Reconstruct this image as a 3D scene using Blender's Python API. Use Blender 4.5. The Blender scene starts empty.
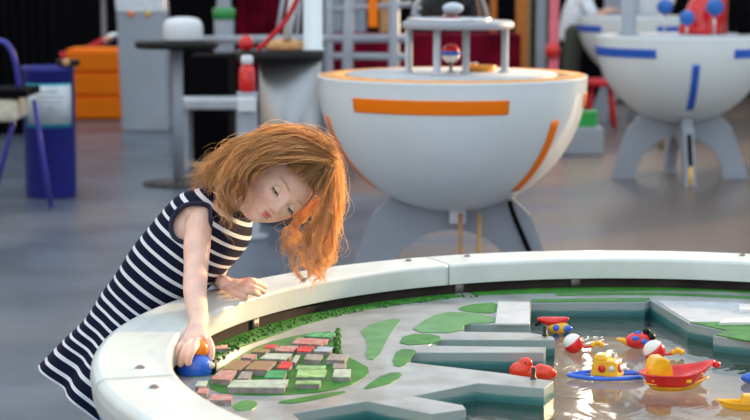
import bpy, bmesh, math, random
import numpy as np
from mathutils import Vector, Matrix
random.seed(7); rng = np.random.default_rng(7)
sc = bpy.context.scene
COL = sc.collection
# ------------------------------------------------------------------ camera
FPX = 1771.0; CZ = 1.25; PITCH = math.atan(245/FPX)
cam_d = bpy.data.cameras.new('camera'); cam = bpy.data.objects.new('camera', cam_d); COL.objects.link(cam)
cam_d.sensor_width = 36; cam_d.lens = 36*FPX/750
cam.location = (0, 0, CZ); cam.rotation_euler = (math.pi/2-PITCH, 0, 0)
cam_d.dof.use_dof = True; cam_d.dof.focus_distance = 3.66; cam_d.dof.aperture_fstop = 5.0
cam_d.clip_end = 200
sc.camera = cam
# ------------------------------------------------------------------ light
sc.view_settings.view_transform = 'Standard'; sc.view_settings.look = 'None'
sc.view_settings.gamma = 1; sc.view_settings.exposure = 0.0
w = bpy.data.worlds.new('world'); sc.world = w; w.use_nodes = True
wn = w.node_tree.nodes; wl = w.node_tree.links
bg = wn['Background']
tcw = wn.new('ShaderNodeTexCoord'); sepw = wn.new('ShaderNodeSeparateXYZ'); rampw = wn.new('ShaderNodeValToRGB')
wl.new(tcw.outputs['Generated'], sepw.inputs[0]); wl.new(sepw.outputs['Z'], rampw.inputs[0]); wl.new(rampw.outputs[0], bg.inputs[0])
rampw.color_ramp.elements[0].color = (.66, .72, .78, 1); rampw.color_ramp.elements[1].color = (.74, .86, .95, 1)
bg.inputs[1].default_value = 1.58
SUN = Vector((.72, .60, .21)).normalized()
sl = bpy.data.lights.new('sun', 'SUN'); so = bpy.data.objects.new('sun', sl); COL.objects.link(so)
sl.energy = 8.0; sl.angle = math.radians(2.5); sl.color = (1, .66, .34)
so.rotation_euler = SUN.to_track_quat('Z', 'Y').to_euler(); so.location = (8, 4, 6)

def P(px, py, z=None, Y=None):
    """point of the place seen at a pixel, on the level z or at the depth Y"""
    x = (px-375)/FPX; u = (210-py)/FPX
    d = Vector((x, math.cos(PITCH)+u*math.sin(PITCH), -math.sin(PITCH)+u*math.cos(PITCH)))
    t = (z-CZ)/d.z if z is not None else Y/d.y
    return Vector((0, 0, CZ))+d*t

# ------------------------------------------------------------------ materials
def mat(name, col, rough=.5, metal=0, var=.06, scale=30, bump=0, bscale=200, coat=0, trans=0, ior=1.45, sss=0, dark=None, spec=.5):
    m = bpy.data.materials.new(name); m.use_nodes = True
    n = m.node_tree.nodes; l = m.node_tree.links; b = n['Principled BSDF']
    tc = n.new('ShaderNodeTexCoord'); no = n.new('ShaderNodeTexNoise'); no.inputs['Scale'].default_value = scale
    no.inputs['Detail'].default_value = 4
    l.new(tc.outputs['Object'], no.inputs['Vector'])
    mx = n.new('ShaderNodeMix'); mx.data_type = 'RGBA'
    c2 = dark if dark else tuple(c*(1-2*var) for c in col)
    mx.inputs[6].default_value = (*c2, 1); mx.inputs[7].default_value = (*[min(1, c*(1+2*var*(dark is None))) for c in col], 1)
    mr = n.new('ShaderNodeMapRange'); mr.inputs[1].default_value = .35; mr.inputs[2].default_value = .65
    l.new(no.outputs['Fac'], mr.inputs[0]); l.new(mr.outputs[0], mx.inputs[0]); l.new(mx.outputs[2], b.inputs['Base Color'])
    b.inputs['Roughness'].default_value = rough; b.inputs['Metallic'].default_value = metal
    b.inputs['Specular IOR Level'].default_value = spec; b.inputs['Coat Weight'].default_value = coat; b.inputs['Transmission Weight'].default_value = trans
    b.inputs['IOR'].default_value = ior
    if sss:
        b.inputs['Subsurface Weight'].default_value = sss; b.inputs['Subsurface Radius'].default_value = (1, .35, .2)
        b.inputs['Subsurface Scale'].default_value = .012
    if bump:
        n2 = n.new('ShaderNodeTexNoise'); n2.inputs['Scale'].default_value = bscale
        l.new(tc.outputs['Object'], n2.inputs['Vector'])
        bp = n.new('ShaderNodeBump'); bp.inputs['Strength'].default_value = bump; bp.inputs['Distance'].default_value = .004
        l.new(n2.outputs['Fac'], bp.inputs['Height']); l.new(bp.outputs[0], b.inputs['Normal'])
    return m
M = {}
M['rim'] = mat('rim_paint', (.68, .74, .72), .32, var=.035, scale=7, bump=.08, bscale=60, coat=.2)
M['blue_panel'] = mat('blue_panel', (.05, .16, .55), .4)
M['dark_metal'] = mat('dark_metal', (.06, .055, .055), .45, .6, var=.2)
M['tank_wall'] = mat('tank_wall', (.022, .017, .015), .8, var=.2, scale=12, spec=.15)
M['brown_metal'] = mat('brown_metal', (.13, .11, .10), .5, .3, var=.2)
M['screw'] = mat('screw_steel', (.35, .33, .30), .35, .9, dark=(.22, .13, .08), scale=300)
M['navy_plain'] = mat('navy_trim', (.012, .016, .045), .8, bump=.2, bscale=900)
M['white_plastic'] = mat('white_plastic', (.72, .76, .80), .35, var=.02, scale=3, coat=.2)
M['bowl_white'] = mat('bowl_white', (.78, .86, .88), .3, var=.02, scale=3, coat=.3)
M['orange'] = mat('orange_paint', (1, .215, .0), .55, var=0, spec=.3)
M['orange_top'] = mat('amber_paint', (.80, .33, .03), .35, var=.05)
M['bowl_blue'] = mat('blue_stripe', (.02, .12, .60), .45)
M['grey_panel'] = mat('grey_laminate', (.34, .38, .44), .45, var=.04, scale=3)
M['light_grey'] = mat('light_grey', (.50, .54, .58), .4, var=.05)
M['black'] = mat('black', (.003, .003, .004), .9, spec=.08)
M['black_gloss'] = mat('black_gloss', (.006, .006, .007), .45, spec=.3)
M['steel'] = mat('steel', (.36, .38, .40), .35, .85, var=0)
M['bright_steel'] = mat('bright_steel', (.8, .8, .8), .15, 1, var=.02)
M['red'] = mat('red_plastic', (.70, .012, .012), .22, var=.08, coat=.5)
M['red_matte'] = mat('red_matte', (.55, .012, .02), .6)
M['crimson'] = mat('crimson_cloth', (.13, .002, .014), .9, var=.2, scale=6, spec=.1)
M['yellow'] = mat('yellow_plastic', (.88, .47, .01), .25, coat=.5)
M['toy_orange'] = mat('toy_orange', (.95, .25, .01), .3, coat=.4)
M['toy_redorange'] = mat('toy_red_orange', (.85, .045, .01), .25, coat=.5)
M['toy_blue'] = mat('toy_blue', (.02, .13, .68), .22, coat=.5)
M['toy_green'] = mat('toy_green', (.02, .28, .06), .3, coat=.4)
M['toy_white'] = mat('toy_white', (.8, .8, .78), .3, coat=.4)
M['cobalt'] = mat('cobalt_plastic', (.016, .018, .22), .4, var=.05)
M['blue_tube'] = mat('blue_tube', (.055, .05, .38), .35)
M['turquoise'] = mat('turquoise', (.03, .42, .55), .5)
M['paper'] = mat('paper', (.62, .68, .72), .6, var=.05, scale=18)
M['cream'] = mat('cream', (.62, .58, .48), .5)
M['skyblue'] = mat('ball_blue', (.02, .14, .50), .35)
M['green'] = mat('green_plastic', (.03, .40, .08), .4)
M['wood'] = mat('light_wood', (.60, .32, .13), .5, var=.1)
M['shirt'] = mat('white_shirt', (.78, .82, .88), .8)
M['trousers'] = mat('olive_trousers', (.07, .08, .06), .85)
M['tan_frame'] = mat('burnt_orange', (.50, .15, .02), .5)
M['lens'] = mat('clear_dome', (.9, .95, 1), .02, var=0, trans=1, ior=1.2)
M['grass'] = mat('model_grass', (.035, .24, .012), .5, dark=(.015, .14, .008), scale=25, bump=.3, bscale=500, coat=.08)
M['grass_pale'] = mat('model_grass_pale', (.09, .29, .08), .4, dark=(.06, .22, .05), scale=25, coat=.1)
M['hedge'] = mat('hedge_foam', (.05, .26, .03), .7, dark=(.015, .09, .01), scale=120, bump=1, bscale=500)
M['basin'] = mat('basin_bed', (.72, .50, .35), .5, dark=(.36, .30, .25), scale=7)
M['roof_pale'] = mat('roof_pale_green', (.42, .50, .42), .4, var=.1, scale=60)
M['roof_pink'] = mat('roof_pink_grey', (.46, .36, .34), .45, dark=(.5, .12, .10), scale=80)
M['roof_green'] = mat('roof_green', (.03, .30, .10), .4, var=.15)
M['roof_lime'] = mat('roof_light_green', (.28, .48, .20), .4, var=.15, scale=60)
M['roof_red'] = mat('roof_red', (.60, .025, .03), .4, var=.15)
M['roof_brown'] = mat('roof_brown', (.34, .17, .11), .5, dark=(.22, .22, .08), scale=60)
M['roof_grey'] = mat('roof_grey', (.34, .34, .34), .5, dark=(.24, .19, .14), scale=70)
M['roof_blue'] = mat('roof_blue_grey', (.32, .38, .46), .4, var=.12)
M['house_wall'] = mat('house_wall', (.33, .31, .35), .5, dark=(.22, .18, .17), scale=60)
M['lash'] = mat('lash', (.03, .014, .01), .6)
M['brow'] = mat('eyebrow', (.62, .38, .27), .7)
M['eye_white'] = mat('eye', (.75, .72, .70), .1)
M['iris'] = mat('iris', (.05, .09, .12), .1)
M['sock'] = mat('canvas_shoe', (.7, .7, .72), .7)

def mat_land():
    m = mat('painted_concrete', (.35, .385, .40), .3, dark=(.24, .245, .245), scale=14, coat=.25)
    n = m.node_tree.nodes; l = m.node_tree.links; b = n['Principled BSDF']
    src = b.inputs['Base Color'].links[0].from_socket
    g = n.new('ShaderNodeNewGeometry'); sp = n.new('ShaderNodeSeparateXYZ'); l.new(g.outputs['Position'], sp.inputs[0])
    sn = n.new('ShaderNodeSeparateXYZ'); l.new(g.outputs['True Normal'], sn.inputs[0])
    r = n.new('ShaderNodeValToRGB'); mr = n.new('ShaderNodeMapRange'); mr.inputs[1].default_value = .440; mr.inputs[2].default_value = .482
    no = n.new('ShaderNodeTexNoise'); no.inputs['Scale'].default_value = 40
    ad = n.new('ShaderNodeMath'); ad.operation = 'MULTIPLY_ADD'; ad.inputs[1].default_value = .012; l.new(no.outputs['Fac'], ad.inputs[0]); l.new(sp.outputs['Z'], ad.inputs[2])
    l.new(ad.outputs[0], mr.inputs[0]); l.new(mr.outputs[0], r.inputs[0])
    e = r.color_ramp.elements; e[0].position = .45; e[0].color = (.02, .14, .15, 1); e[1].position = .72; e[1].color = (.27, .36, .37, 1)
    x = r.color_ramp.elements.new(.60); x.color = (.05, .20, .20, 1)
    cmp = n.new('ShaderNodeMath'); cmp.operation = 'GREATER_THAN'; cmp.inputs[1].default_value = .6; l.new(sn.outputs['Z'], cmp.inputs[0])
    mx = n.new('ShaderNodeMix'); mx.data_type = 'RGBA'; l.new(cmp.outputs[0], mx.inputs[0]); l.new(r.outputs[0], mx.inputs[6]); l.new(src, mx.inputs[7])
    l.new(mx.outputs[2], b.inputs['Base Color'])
    return m
M['land'] = mat_land()

def mat_water():
    m = bpy.data.materials.new('water'); m.use_nodes = True; n = m.node_tree.nodes; l = m.node_tree.links; n.clear()
    out = n.new('ShaderNodeOutputMaterial'); mix = n.new('ShaderNodeMixShader'); gl = n.new('ShaderNodeBsdfGlossy'); tr = n.new('ShaderNodeBsdfTransparent')
    gl.inputs['Roughness'].default_value = .04; gl.inputs['Color'].default_value = (1, 1, 1, 1); tr.inputs['Color'].default_value = (1, .97, .93, 1)
    fr = n.new('ShaderNodeFresnel'); fr.inputs['IOR'].default_value = 1.30
    tc = n.new('ShaderNodeTexCoord'); mp = n.new('ShaderNodeMapping'); mp.inputs['Scale'].default_value = (1, .8, 1)
    no = n.new('ShaderNodeTexNoise'); no.inputs['Scale'].default_value = 7; no.inputs['Detail'].default_value = 2; no.inputs['Distortion'].default_value = 1.2
    wv = n.new('ShaderNodeTexWave'); wv.wave_type = 'RINGS'; wv.rings_direction = 'SPHERICAL'; wv.inputs['Scale'].default_value = 22; wv.inputs['Distortion'].default_value = 3; wv.inputs['Detail'].default_value = 1
    mp2 = n.new('ShaderNodeMapping'); mp2.inputs['Location'].default_value = (-.42, -3.46, -.447)
    l.new(tc.outputs['Object'], mp.inputs[0]); l.new(mp.outputs[0], no.inputs[0]); l.new(tc.outputs['Object'], mp2.inputs[0]); l.new(mp2.outputs[0], wv.inputs[0])
    b1 = n.new('ShaderNodeBump'); b1.inputs['Strength'].default_value = .38; b1.inputs['Distance'].default_value = .010; l.new(no.outputs['Fac'], b1.inputs['Height'])
    b2 = n.new('ShaderNodeBump'); b2.inputs['Strength'].default_value = .045; b2.inputs['Distance'].default_value = .0015; l.new(wv.outputs['Fac'], b2.inputs['Height']); l.new(b1.outputs[0], b2.inputs['Normal'])
    l.new(b2.outputs[0], gl.inputs['Normal']); l.new(b2.outputs[0], fr.inputs['Normal'])
    l.new(fr.outputs[0], mix.inputs[0]); l.new(tr.outputs[0], mix.inputs[1]); l.new(gl.outputs[0], mix.inputs[2]); l.new(mix.outputs[0], out.inputs[0])
    return m
M['water'] = mat_water()

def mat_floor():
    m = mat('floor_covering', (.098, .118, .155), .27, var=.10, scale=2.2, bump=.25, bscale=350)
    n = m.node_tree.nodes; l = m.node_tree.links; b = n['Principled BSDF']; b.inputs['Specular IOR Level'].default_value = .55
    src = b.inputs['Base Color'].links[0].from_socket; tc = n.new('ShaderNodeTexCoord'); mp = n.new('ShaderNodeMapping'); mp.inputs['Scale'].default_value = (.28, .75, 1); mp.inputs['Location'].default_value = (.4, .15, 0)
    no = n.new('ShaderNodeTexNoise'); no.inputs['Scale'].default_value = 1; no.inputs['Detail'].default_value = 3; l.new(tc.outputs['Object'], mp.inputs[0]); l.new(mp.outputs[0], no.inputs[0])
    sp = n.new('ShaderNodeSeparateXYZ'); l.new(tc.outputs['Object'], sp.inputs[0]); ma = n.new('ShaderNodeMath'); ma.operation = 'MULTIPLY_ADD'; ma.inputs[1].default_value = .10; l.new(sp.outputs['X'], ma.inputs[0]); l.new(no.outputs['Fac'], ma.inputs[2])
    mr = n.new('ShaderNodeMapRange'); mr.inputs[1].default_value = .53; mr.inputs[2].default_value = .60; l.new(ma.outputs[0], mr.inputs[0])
    mx = n.new('ShaderNodeMix'); mx.data_type = 'RGBA'; l.new(mr.outputs[0], mx.inputs[0]); l.new(src, mx.inputs[6]); mx.inputs[7].default_value = (.150, .118, .105, 1); l.new(mx.outputs[2], b.inputs['Base Color'])  # warm sunlit patches painted into the floor colour, growing towards the right
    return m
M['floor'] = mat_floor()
M['wall'] = mat('upper_wall', (.50, .41, .33), .8, var=.2, scale=.8)
M['pier'] = mat('wall_paint', (.45, .43, .42), .8)

def mat_dress():
    m = bpy.data.materials.new('striped_jersey'); m.use_nodes = True; n = m.node_tree.nodes; l = m.node_tree.links; b = n['Principled BSDF']
    uv = n.new('ShaderNodeUVMap'); uv.uv_map = 'stripe'; s = n.new('ShaderNodeSeparateXYZ'); l.new(uv.outputs[0], s.inputs[0])
    d = n.new('ShaderNodeMath'); d.operation = 'FRACT'; l.new(s.outputs['Y'], d.inputs[0])
    g = n.new('ShaderNodeMath'); g.operation = 'LESS_THAN'; g.inputs[1].default_value = .30; l.new(d.outputs[0], g.inputs[0])
    mx = n.new('ShaderNodeMix'); mx.data_type = 'RGBA'; mx.inputs[6].default_value = (.007, .009, .030, 1); mx.inputs[7].default_value = (.74, .76, .80, 1)
    l.new(g.outputs[0], mx.inputs[0]); l.new(mx.outputs[2], b.inputs['Base Color'])
    b.inputs['Roughness'].default_value = .85; b.inputs['Specular IOR Level'].default_value = .15
    tc = n.new('ShaderNodeTexCoord'); no = n.new('ShaderNodeTexNoise'); no.inputs['Scale'].default_value = 900; l.new(tc.outputs['Object'], no.inputs[0])
    bp = n.new('ShaderNodeBump'); bp.inputs['Strength'].default_value = .2; bp.inputs['Distance'].default_value = .001; l.new(no.outputs['Fac'], bp.inputs['Height']); l.new(bp.outputs[0], b.inputs['Normal'])
    return m
M['dress'] = mat_dress()

def mat_hair(name='hair', base=((.36, .165, .06), (1, .80, .50))):
    m = bpy.data.materials.new(name); m.use_nodes = True; n = m.node_tree.nodes; l = m.node_tree.links; b = n['Principled BSDF']; out = n['Material Output']
    at = n.new('ShaderNodeAttribute'); at.attribute_name = 'tone'
    mx = n.new('ShaderNodeMix'); mx.data_type = 'RGBA'; mx.inputs[6].default_value = (*base[0], 1); mx.inputs[7].default_value = (*base[1], 1)
    l.new(at.outputs['Fac'], mx.inputs[0]); l.new(mx.outputs[2], b.inputs['Base Color'])
    b.inputs['Roughness'].default_value = .38; b.inputs['Specular IOR Level'].default_value = .6
    t = n.new('ShaderNodeBsdfTranslucent'); hs = n.new('ShaderNodeHueSaturation'); hs.inputs['Value'].default_value = 1.35; hs.inputs['Saturation'].default_value = 1.08
    l.new(mx.outputs[2], hs.inputs['Color']); l.new(hs.outputs[0], t.inputs[0])
    ms = n.new('ShaderNodeMixShader'); ms.inputs[0].default_value = .62; l.new(b.outputs[0], ms.inputs[1]); l.new(t.outputs[0], ms.inputs[2]); l.new(ms.outputs[0], out.inputs[0])
    return m
M['hair'] = mat_hair()
M['hair_base'] = mat('hair_base', (.36, .16, .05), .5, dark=(.20, .08, .025), scale=60)

# ------------------------------------------------------------------ mesh helpers
class MB:
    def __init__(s): s.v = []; s.f = []; s.sm = []
    def add(s, vs, fs, smooth=True):
        o = len(s.v); s.v += [tuple(v) for v in vs]; s.f += [tuple(i+o for i in f) for f in fs]; s.sm += [smooth]*len(fs); return s
    def build(s, name, m, parent=None, bevel=0, mods=()):
        me = bpy.data.meshes.new(name); me.from_pydata(s.v, [], s.f); me.update()
        me.polygons.foreach_set('use_smooth', s.sm)
        me.materials.append(m if not isinstance(m, str) else M[m])
        o = bpy.data.objects.new(name, me); COL.objects.link(o)
        if bevel:
            b = o.modifiers.new('bevel', 'BEVEL'); b.width = bevel; b.segments = 2; b.limit_method = 'ANGLE'; b.angle_limit = math.radians(40)
        if parent is not None:
            o.parent = parent; o.matrix_parent_inverse = Matrix.Identity(4)
            if parent.type == 'EMPTY' or True:
                o.location = -world_loc(parent) if o.parent else (0, 0, 0)
        return o
def world_loc(o):
    v = Vector(o.location)
    if o.parent: v += world_loc(o.parent)
    return v
# all geometry is written in world metres; a child is shifted back by its parent's place
def thing(name, label, cat, loc=(0, 0, 0), group=None):
    o = bpy.data.objects.new(name, None); COL.objects.link(o); o.location = loc; o.empty_display_size = .05
    return tag(o, label, cat, group)
def tag(o, label=None, cat=None, group=None, kind=None):
    if label: o['label'] = label
    if cat: o['category'] = cat
    if group: o['group'] = group
    if kind: o['kind'] = kind
    return o
def box(mb, c, s, rz=0, taper=1, smooth=False):
    x, y, z = s[0]/2, s[1]/2, s[2]/2; vs = []
    for k, zz in ((1, -z), (taper, z)):
        for a, b in ((-x, -y), (x, -y), (x, y), (-x, y)):
            a *= k; b *= k
            vs.append((c[0]+a*math.cos(rz)-b*math.sin(rz), c[1]+a*math.sin(rz)+b*math.cos(rz), c[2]+zz))
    return mb.add(vs, [(3, 2, 1, 0), (4, 5, 6, 7), (0, 1, 5, 4), (1, 2, 6, 5), (2, 3, 7, 6), (3, 0, 4, 7)], smooth)
def lathe(mb, c, prof, seg=32, a0=0, a1=2*math.pi, smooth=True):
    full = abs(a1-a0-2*math.pi) < 1e-6; n = seg if full else seg+1; vs = []
    for r, z in prof:
        for i in range(n):
            a = a0+(a1-a0)*i/seg; vs.append((c[0]+r*math.cos(a), c[1]+r*math.sin(a), c[2]+z))
    fs = []
    for j in range(len(prof)-1):
        for i in range(seg):
            i2 = (i+1) % n; fs.append((j*n+i, j*n+i2, (j+1)*n+i2, (j+1)*n+i))
    if full and prof[0][0] > 1e-5 and prof[-1][0] > 1e-5:      # a ring: close the section on itself
        J = len(prof)-1; fs += [(J*n+i, J*n+(i+1) % n, (i+1) % n, i) for i in range(n)]
    elif full:
        if prof[0][0] > 1e-5: fs.append(tuple(reversed(range(n))))
        if prof[-1][0] > 1e-5: fs.append(tuple((len(prof)-1)*n+i for i in range(n)))
    return mb.add(vs, fs, smooth)
def frame_of(d):
    d = d.normalized(); a = Vector((0, 0, 1)) if abs(d.z) < .9 else Vector((1, 0, 0))
    s = d.cross(a).normalized(); return s, s.cross(d).normalized()
def catmull(pts, n):
    pts = [Vector(p) for p in pts]; p = [2*pts[0]-pts[1]]+pts+[2*pts[-1]-pts[-2]]; out = []
    m = len(pts)-1
    for k in range(n):
        t = k/(n-1)*m; i = min(int(t), m-1); t -= i; a, b, c, d = p[i:i+4]
        out.append(.5*((2*b)+(c-a)*t+(2*a-5*b+4*c-d)*t*t+(3*b-a-3*c+d)*t**3))
    return out
def interp(vals, n):
    m = len(vals)-1; r = []
    for k in range(n):
        t = k/(n-1)*m; i = min(int(t), m-1); t -= i; t = t*t*(3-2*t) if False else t; r.append(vals[i]*(1-t)+vals[i+1]*t)
    return r
def tube(mb, pts, rad, seg=8, n=None, squash=None, caps=True):
    """tube through pts; rad one number or one per point; rounded ends"""
    rads = [rad]*len(pts) if isinstance(rad, (int, float)) else list(rad)
    if n: pts = catmull(pts, n); rads = interp(rads, n)
    pts = [Vector(p) for p in pts]
    if caps == 'round':
        d0 = (pts[0]-pts[1]).normalized(); d1 = (pts[-1]-pts[-2]).normalized(); a, b = pts[0], pts[-1]; ra, rb = rads[0], rads[-1]
        pts = [a+d0*ra*.95, a+d0*ra*.75, a+d0*ra*.4]+pts+[b+d1*rb*.4, b+d1*rb*.75, b+d1*rb*.95]
        rads = [ra*.3, ra*.66, ra*.92]+rads+[rb*.92, rb*.66, rb*.3]
    vs = []; s0 = None
    for i, p in enumerate(pts):
        d = (pts[min(i+1, len(pts)-1)]-pts[max(i-1, 0)]).normalized()
        if s0 is None: s0, _ = frame_of(d)
        s = (s0-d*s0.dot(d)).normalized(); s0 = s; q = d.cross(s)
        for k in range(seg):
            a = 2*math.pi*k/seg; vs.append(p+(s*math.cos(a)+q*math.sin(a))*rads[i])
    fs = [(j*seg+k, j*seg+(k+1) % seg, (j+1)*seg+(k+1) % seg, (j+1)*seg+k) for j in range(len(pts)-1) for k in range(seg)]
    fs += [tuple(reversed(range(seg))), tuple((len(pts)-1)*seg+k for k in range(seg))]
    return mb.add(vs, fs)
def ellipsoid(mb, c, r, seg=20, rings=12, rot=None, fn=None):
    vs = []; rot = rot or Matrix.Identity(3); c = Vector(c)
    vs.append(c+rot@Vector((0, 0, -r[2])))
    for j in range(1, rings):
        ph = math.pi*j/rings-math.pi/2
        for i in range(seg):
            a = 2*math.pi*i/seg; v = Vector((math.cos(a)*math.cos(ph)*r[0], math.sin(a)*math.cos(ph)*r[1], math.sin(ph)*r[2]))
            if fn: v = fn(v)
            vs.append(c+rot@v)
    vs.append(c+rot@Vector((0, 0, r[2]))); T = len(vs)-1; fs = []
    for i in range(seg):
        fs.append((0, 1+(i+1) % seg, 1+i)); fs.append((T, T-seg+i, T-seg+(i+1) % seg))
    for j in range(rings-2):
        for i in range(seg):
            a = 1+j*seg+i; b = 1+j*seg+(i+1) % seg; fs.append((a, b, b+seg, a+seg))
    return mb.add(vs, fs)
def prism(mb, poly, z0, z1, smooth=False, inset=0):
    """closed slab over a polygon of (x, y)"""
    n = len(poly); area = sum(poly[i][0]*poly[(i+1) % n][1]-poly[(i+1) % n][0]*poly[i][1] for i in range(n))
    if area < 0: poly = poly[::-1]
    vs = [(p[0], p[1], z0) for p in poly]+[(p[0], p[1], z1) for p in poly]
    return mb.add(vs, [tuple(reversed(range(n))), tuple(range(n, 2*n))]+[(i, (i+1) % n, n+(i+1) % n, n+i) for i in range(n)], smooth)
def loft(mb, rings, close=True):
    n = len(rings[0]); vs = [p for r in rings for p in r]
    fs = [(j*n+k, j*n+(k+1) % n, (j+1)*n+(k+1) % n, (j+1)*n+k) for j in range(len(rings)-1) for k in range(n)]
    if close: fs += [tuple(reversed(range(n))), tuple((len(rings)-1)*n+k for k in range(n))]
    return mb.add(vs, fs)

# ================================================================== SETTING
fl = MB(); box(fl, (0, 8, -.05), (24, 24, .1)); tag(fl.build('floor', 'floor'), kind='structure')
# back wall: dark below, with tall windows above the picture
mb = MB(); box(mb, (-1.2, 17.1, .75), (13.6, .2, 1.5)); tag(mb.build('wall_back', 'black'), 'black painted lower band of the back wall', kind='structure')
mb = MB()
box(mb, (-1.2, 17.1, 1.85), (13.6, .2, .7)); box(mb, (-1.2, 17.1, 5.1), (13.6, .2, .8))
for x in (-7.6, -5.2, -2.8, -.4, 2.0, 4.4, 5.5): box(mb, (x, 17.1, 3.45), (1.0, .2, 2.5))
tag(mb.build('trim_1', 'wall'), kind='structure')
def mat_glint_pane():
    m = bpy.data.materials.new('glint_pane_glow'); m.use_nodes = True; n = m.node_tree.nodes; l = m.node_tree.links; b = n['Principled BSDF']
    b.inputs['Emission Color'].default_value = (1, .97, .9, 1); b.inputs['Emission Strength'].default_value = 9; return m
M['window'] = mat_glint_pane()  # emission for the added pane on the back wall
mb = MB(); box(mb, (2.12, 16.97, 3.3), (.16, .04, 2.0)); tag(mb.build('glint_pane', 'window'), kind='structure')  # glowing pane added on the solid pier for the white streak in the water
# right wall: piers with open window bays; the low sun comes in between them
mb = MB()
bays = [(4.2, 9.9), (10.9, 12.4), (14.2, 15.6)]
ys = [-3.5]+[b for a in bays for b in a]+[17.2]
for i in range(0, len(ys), 2): box(mb, (6.1, (ys[i]+ys[i+1])/2, 2.75), (.2, ys[i+1]-ys[i], 5.5))
for a, b in bays:
    box(mb, (6.1, (a+b)/2, 5.1), (.2, b-a, .8)); box(mb, (6.1, (a+b)/2, .15), (.2, b-a, .3))
tag(mb.build('wall_right', 'pier'), kind='structure')

mb = MB(); box(mb, (-8.1, 7, 2.75), (.2, 20.4, 5.5)); tag(mb.build('wall_left', 'pier'), kind='structure')
for s_, n_ in ((6.0-.02, 'baseboard_right'), (-8.0+.02, 'baseboard_left')):
    mb = MB(); box(mb, (s_, 7, .06), (.035, 20.2, .12)); tag(mb.build(n_, 'light_grey'), kind='structure')
# ================================================================== WATER TABLE
TC = Vector((.578, 3.25, 0)); RO = 1.097; RI = .955; ZT = .55; ZL = .48; ZW = .447
table = thing('water_table', 'large round white rimmed water play table with a harbour town landscape inside', 'table', (TC.x, TC.y, 0))
def crisp(prof, e=.0012):
    out = []
    for i in range(len(prof)):
        a = Vector((*prof[i], 0)); b = Vector((*prof[(i+1) % len(prof)], 0)); out.append(prof[i]); L = (b-a).length
        if L > .012:
            d = (b-a)/L; out += [tuple((a+d*e).xy), tuple((b-d*e).xy)]
    return out
seams = [32, 115, 196, 278, 355]
for i, a in enumerate(seams):
    b = seams[(i+1) % 5]; b += 360 if b < a else 0
    g = math.degrees(.0016/1.03); a0, a1 = math.radians(a+g), math.radians(b-g)
    n = int((b-a)*1.5); prof = [(RI, .502), (RI, .543), (RI+.002, .548), (RI+.007, ZT), (RO-.016, ZT), (RO-.006, .547), (RO-.001, .540), (RO+.001, .525), (RO-.003, .493), (RO-.02, .493), (RO-.02, .502)]
    prof = crisp(prof)
    rings = [[Vector((TC.x+r*math.cos(t), TC.y+r*math.sin(t), z)) for r, z in prof] for t in [a0+(a1-a0)*k/n for k in range(n+1)]]
    m = MB(); loft(m, rings); m.sm = [True]*(len(m.f)-2)+[False]*2; m.build('rim_segment', 'rim', table)
for a in (118.3, 109.7, 72.5, 192, 200.6, 155, 36, 28, 237, 274, 282, 316, 351, 359):
    r = 1.05 if 20 < a < 160 else 1.012
    x, y = TC.x+r*math.cos(math.radians(a)), TC.y+r*math.sin(math.radians(a))
    m = MB(); lathe(m, (x, y, ZT), [(.0095, -.001), (.0095, .0005), (.0075, .001), (.006, .0035), (.003, .0045), (.0022, .003), (0, .003)], 14)
    m.build('screw', 'screw', table)
m = MB(); lathe(m, (TC.x, TC.y, 0), [(1.062, .505), (1.086, .492), (1.086, .47), (1.070, .40), (1.045, .12), (1.0, .03), (.93, 0), (.90, 0), (.9, .3), (1.03, .42), (1.03, .505)], 96)
m.build('table_body', 'blue_panel', table)
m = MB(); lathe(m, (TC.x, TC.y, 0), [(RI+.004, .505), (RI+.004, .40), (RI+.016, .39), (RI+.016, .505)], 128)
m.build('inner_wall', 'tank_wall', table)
for a in (112.6, 60, 95, 150, 180, 205):
    a0 = math.radians(a); m = MB()
    rings = [[Vector((TC.x+r*math.cos(t), TC.y+r*math.sin(t), z)) for r, z in ((RI-.001, .478), (RI-.001, .501), (RI+.003, .501), (RI+.003, .478))] for t in [a0+k*.006 for k in range(5)]]
    loft(m, rings); m.build('joint_plate', 'brown_metal', table)
m = MB(); lathe(m, (TC.x, TC.y, 0), [(0, .385), (RI+.004, .385), (RI+.004, .400), (0, .400)], 96); m.build('basin_floor', 'basin', table)
NW = 96
m = MB(); m.add([(TC.x, TC.y, ZW)]+[(TC.x+(RI+.002)*math.cos(k*2*math.pi/NW), TC.y+(RI+.002)*math.sin(k*2*math.pi/NW), ZW) for k in range(NW)], [(0, 1+k, 1+(k+1) % NW) for k in range(NW)])
wat = m.build('water', 'water', table); tag(wat, 'rippled water surface')

# land: shoreline traced on the model's level
shore = [(713, 336), (724, 331), (688, 323), (668, 311), (650, 300), (645, 302), (531, 303), (530, 325), (465, 324), (462, 331.5), (530, 332.5),
         (553, 336.5), (555, 340), (440, 339.5), (428, 345.5), (546, 347), (544, 352.5), (412, 352.5), (408, 362), (503, 373), (554, 381), (544, 388.5),
         (478, 383), (413, 396), (463, 405), (466, 409), (432, 414), (367, 401), (292, 413.5), (300, 420)]
sh = [P(x, y, z=ZL) for x, y in shore]
def ang(p): return math.atan2(p.y-TC.y, p.x-TC.x)
first = P(800, 346, z=ZL)
RL = RI+.002
a_end = math.radians(-8); a_start = math.radians(236)
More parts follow.
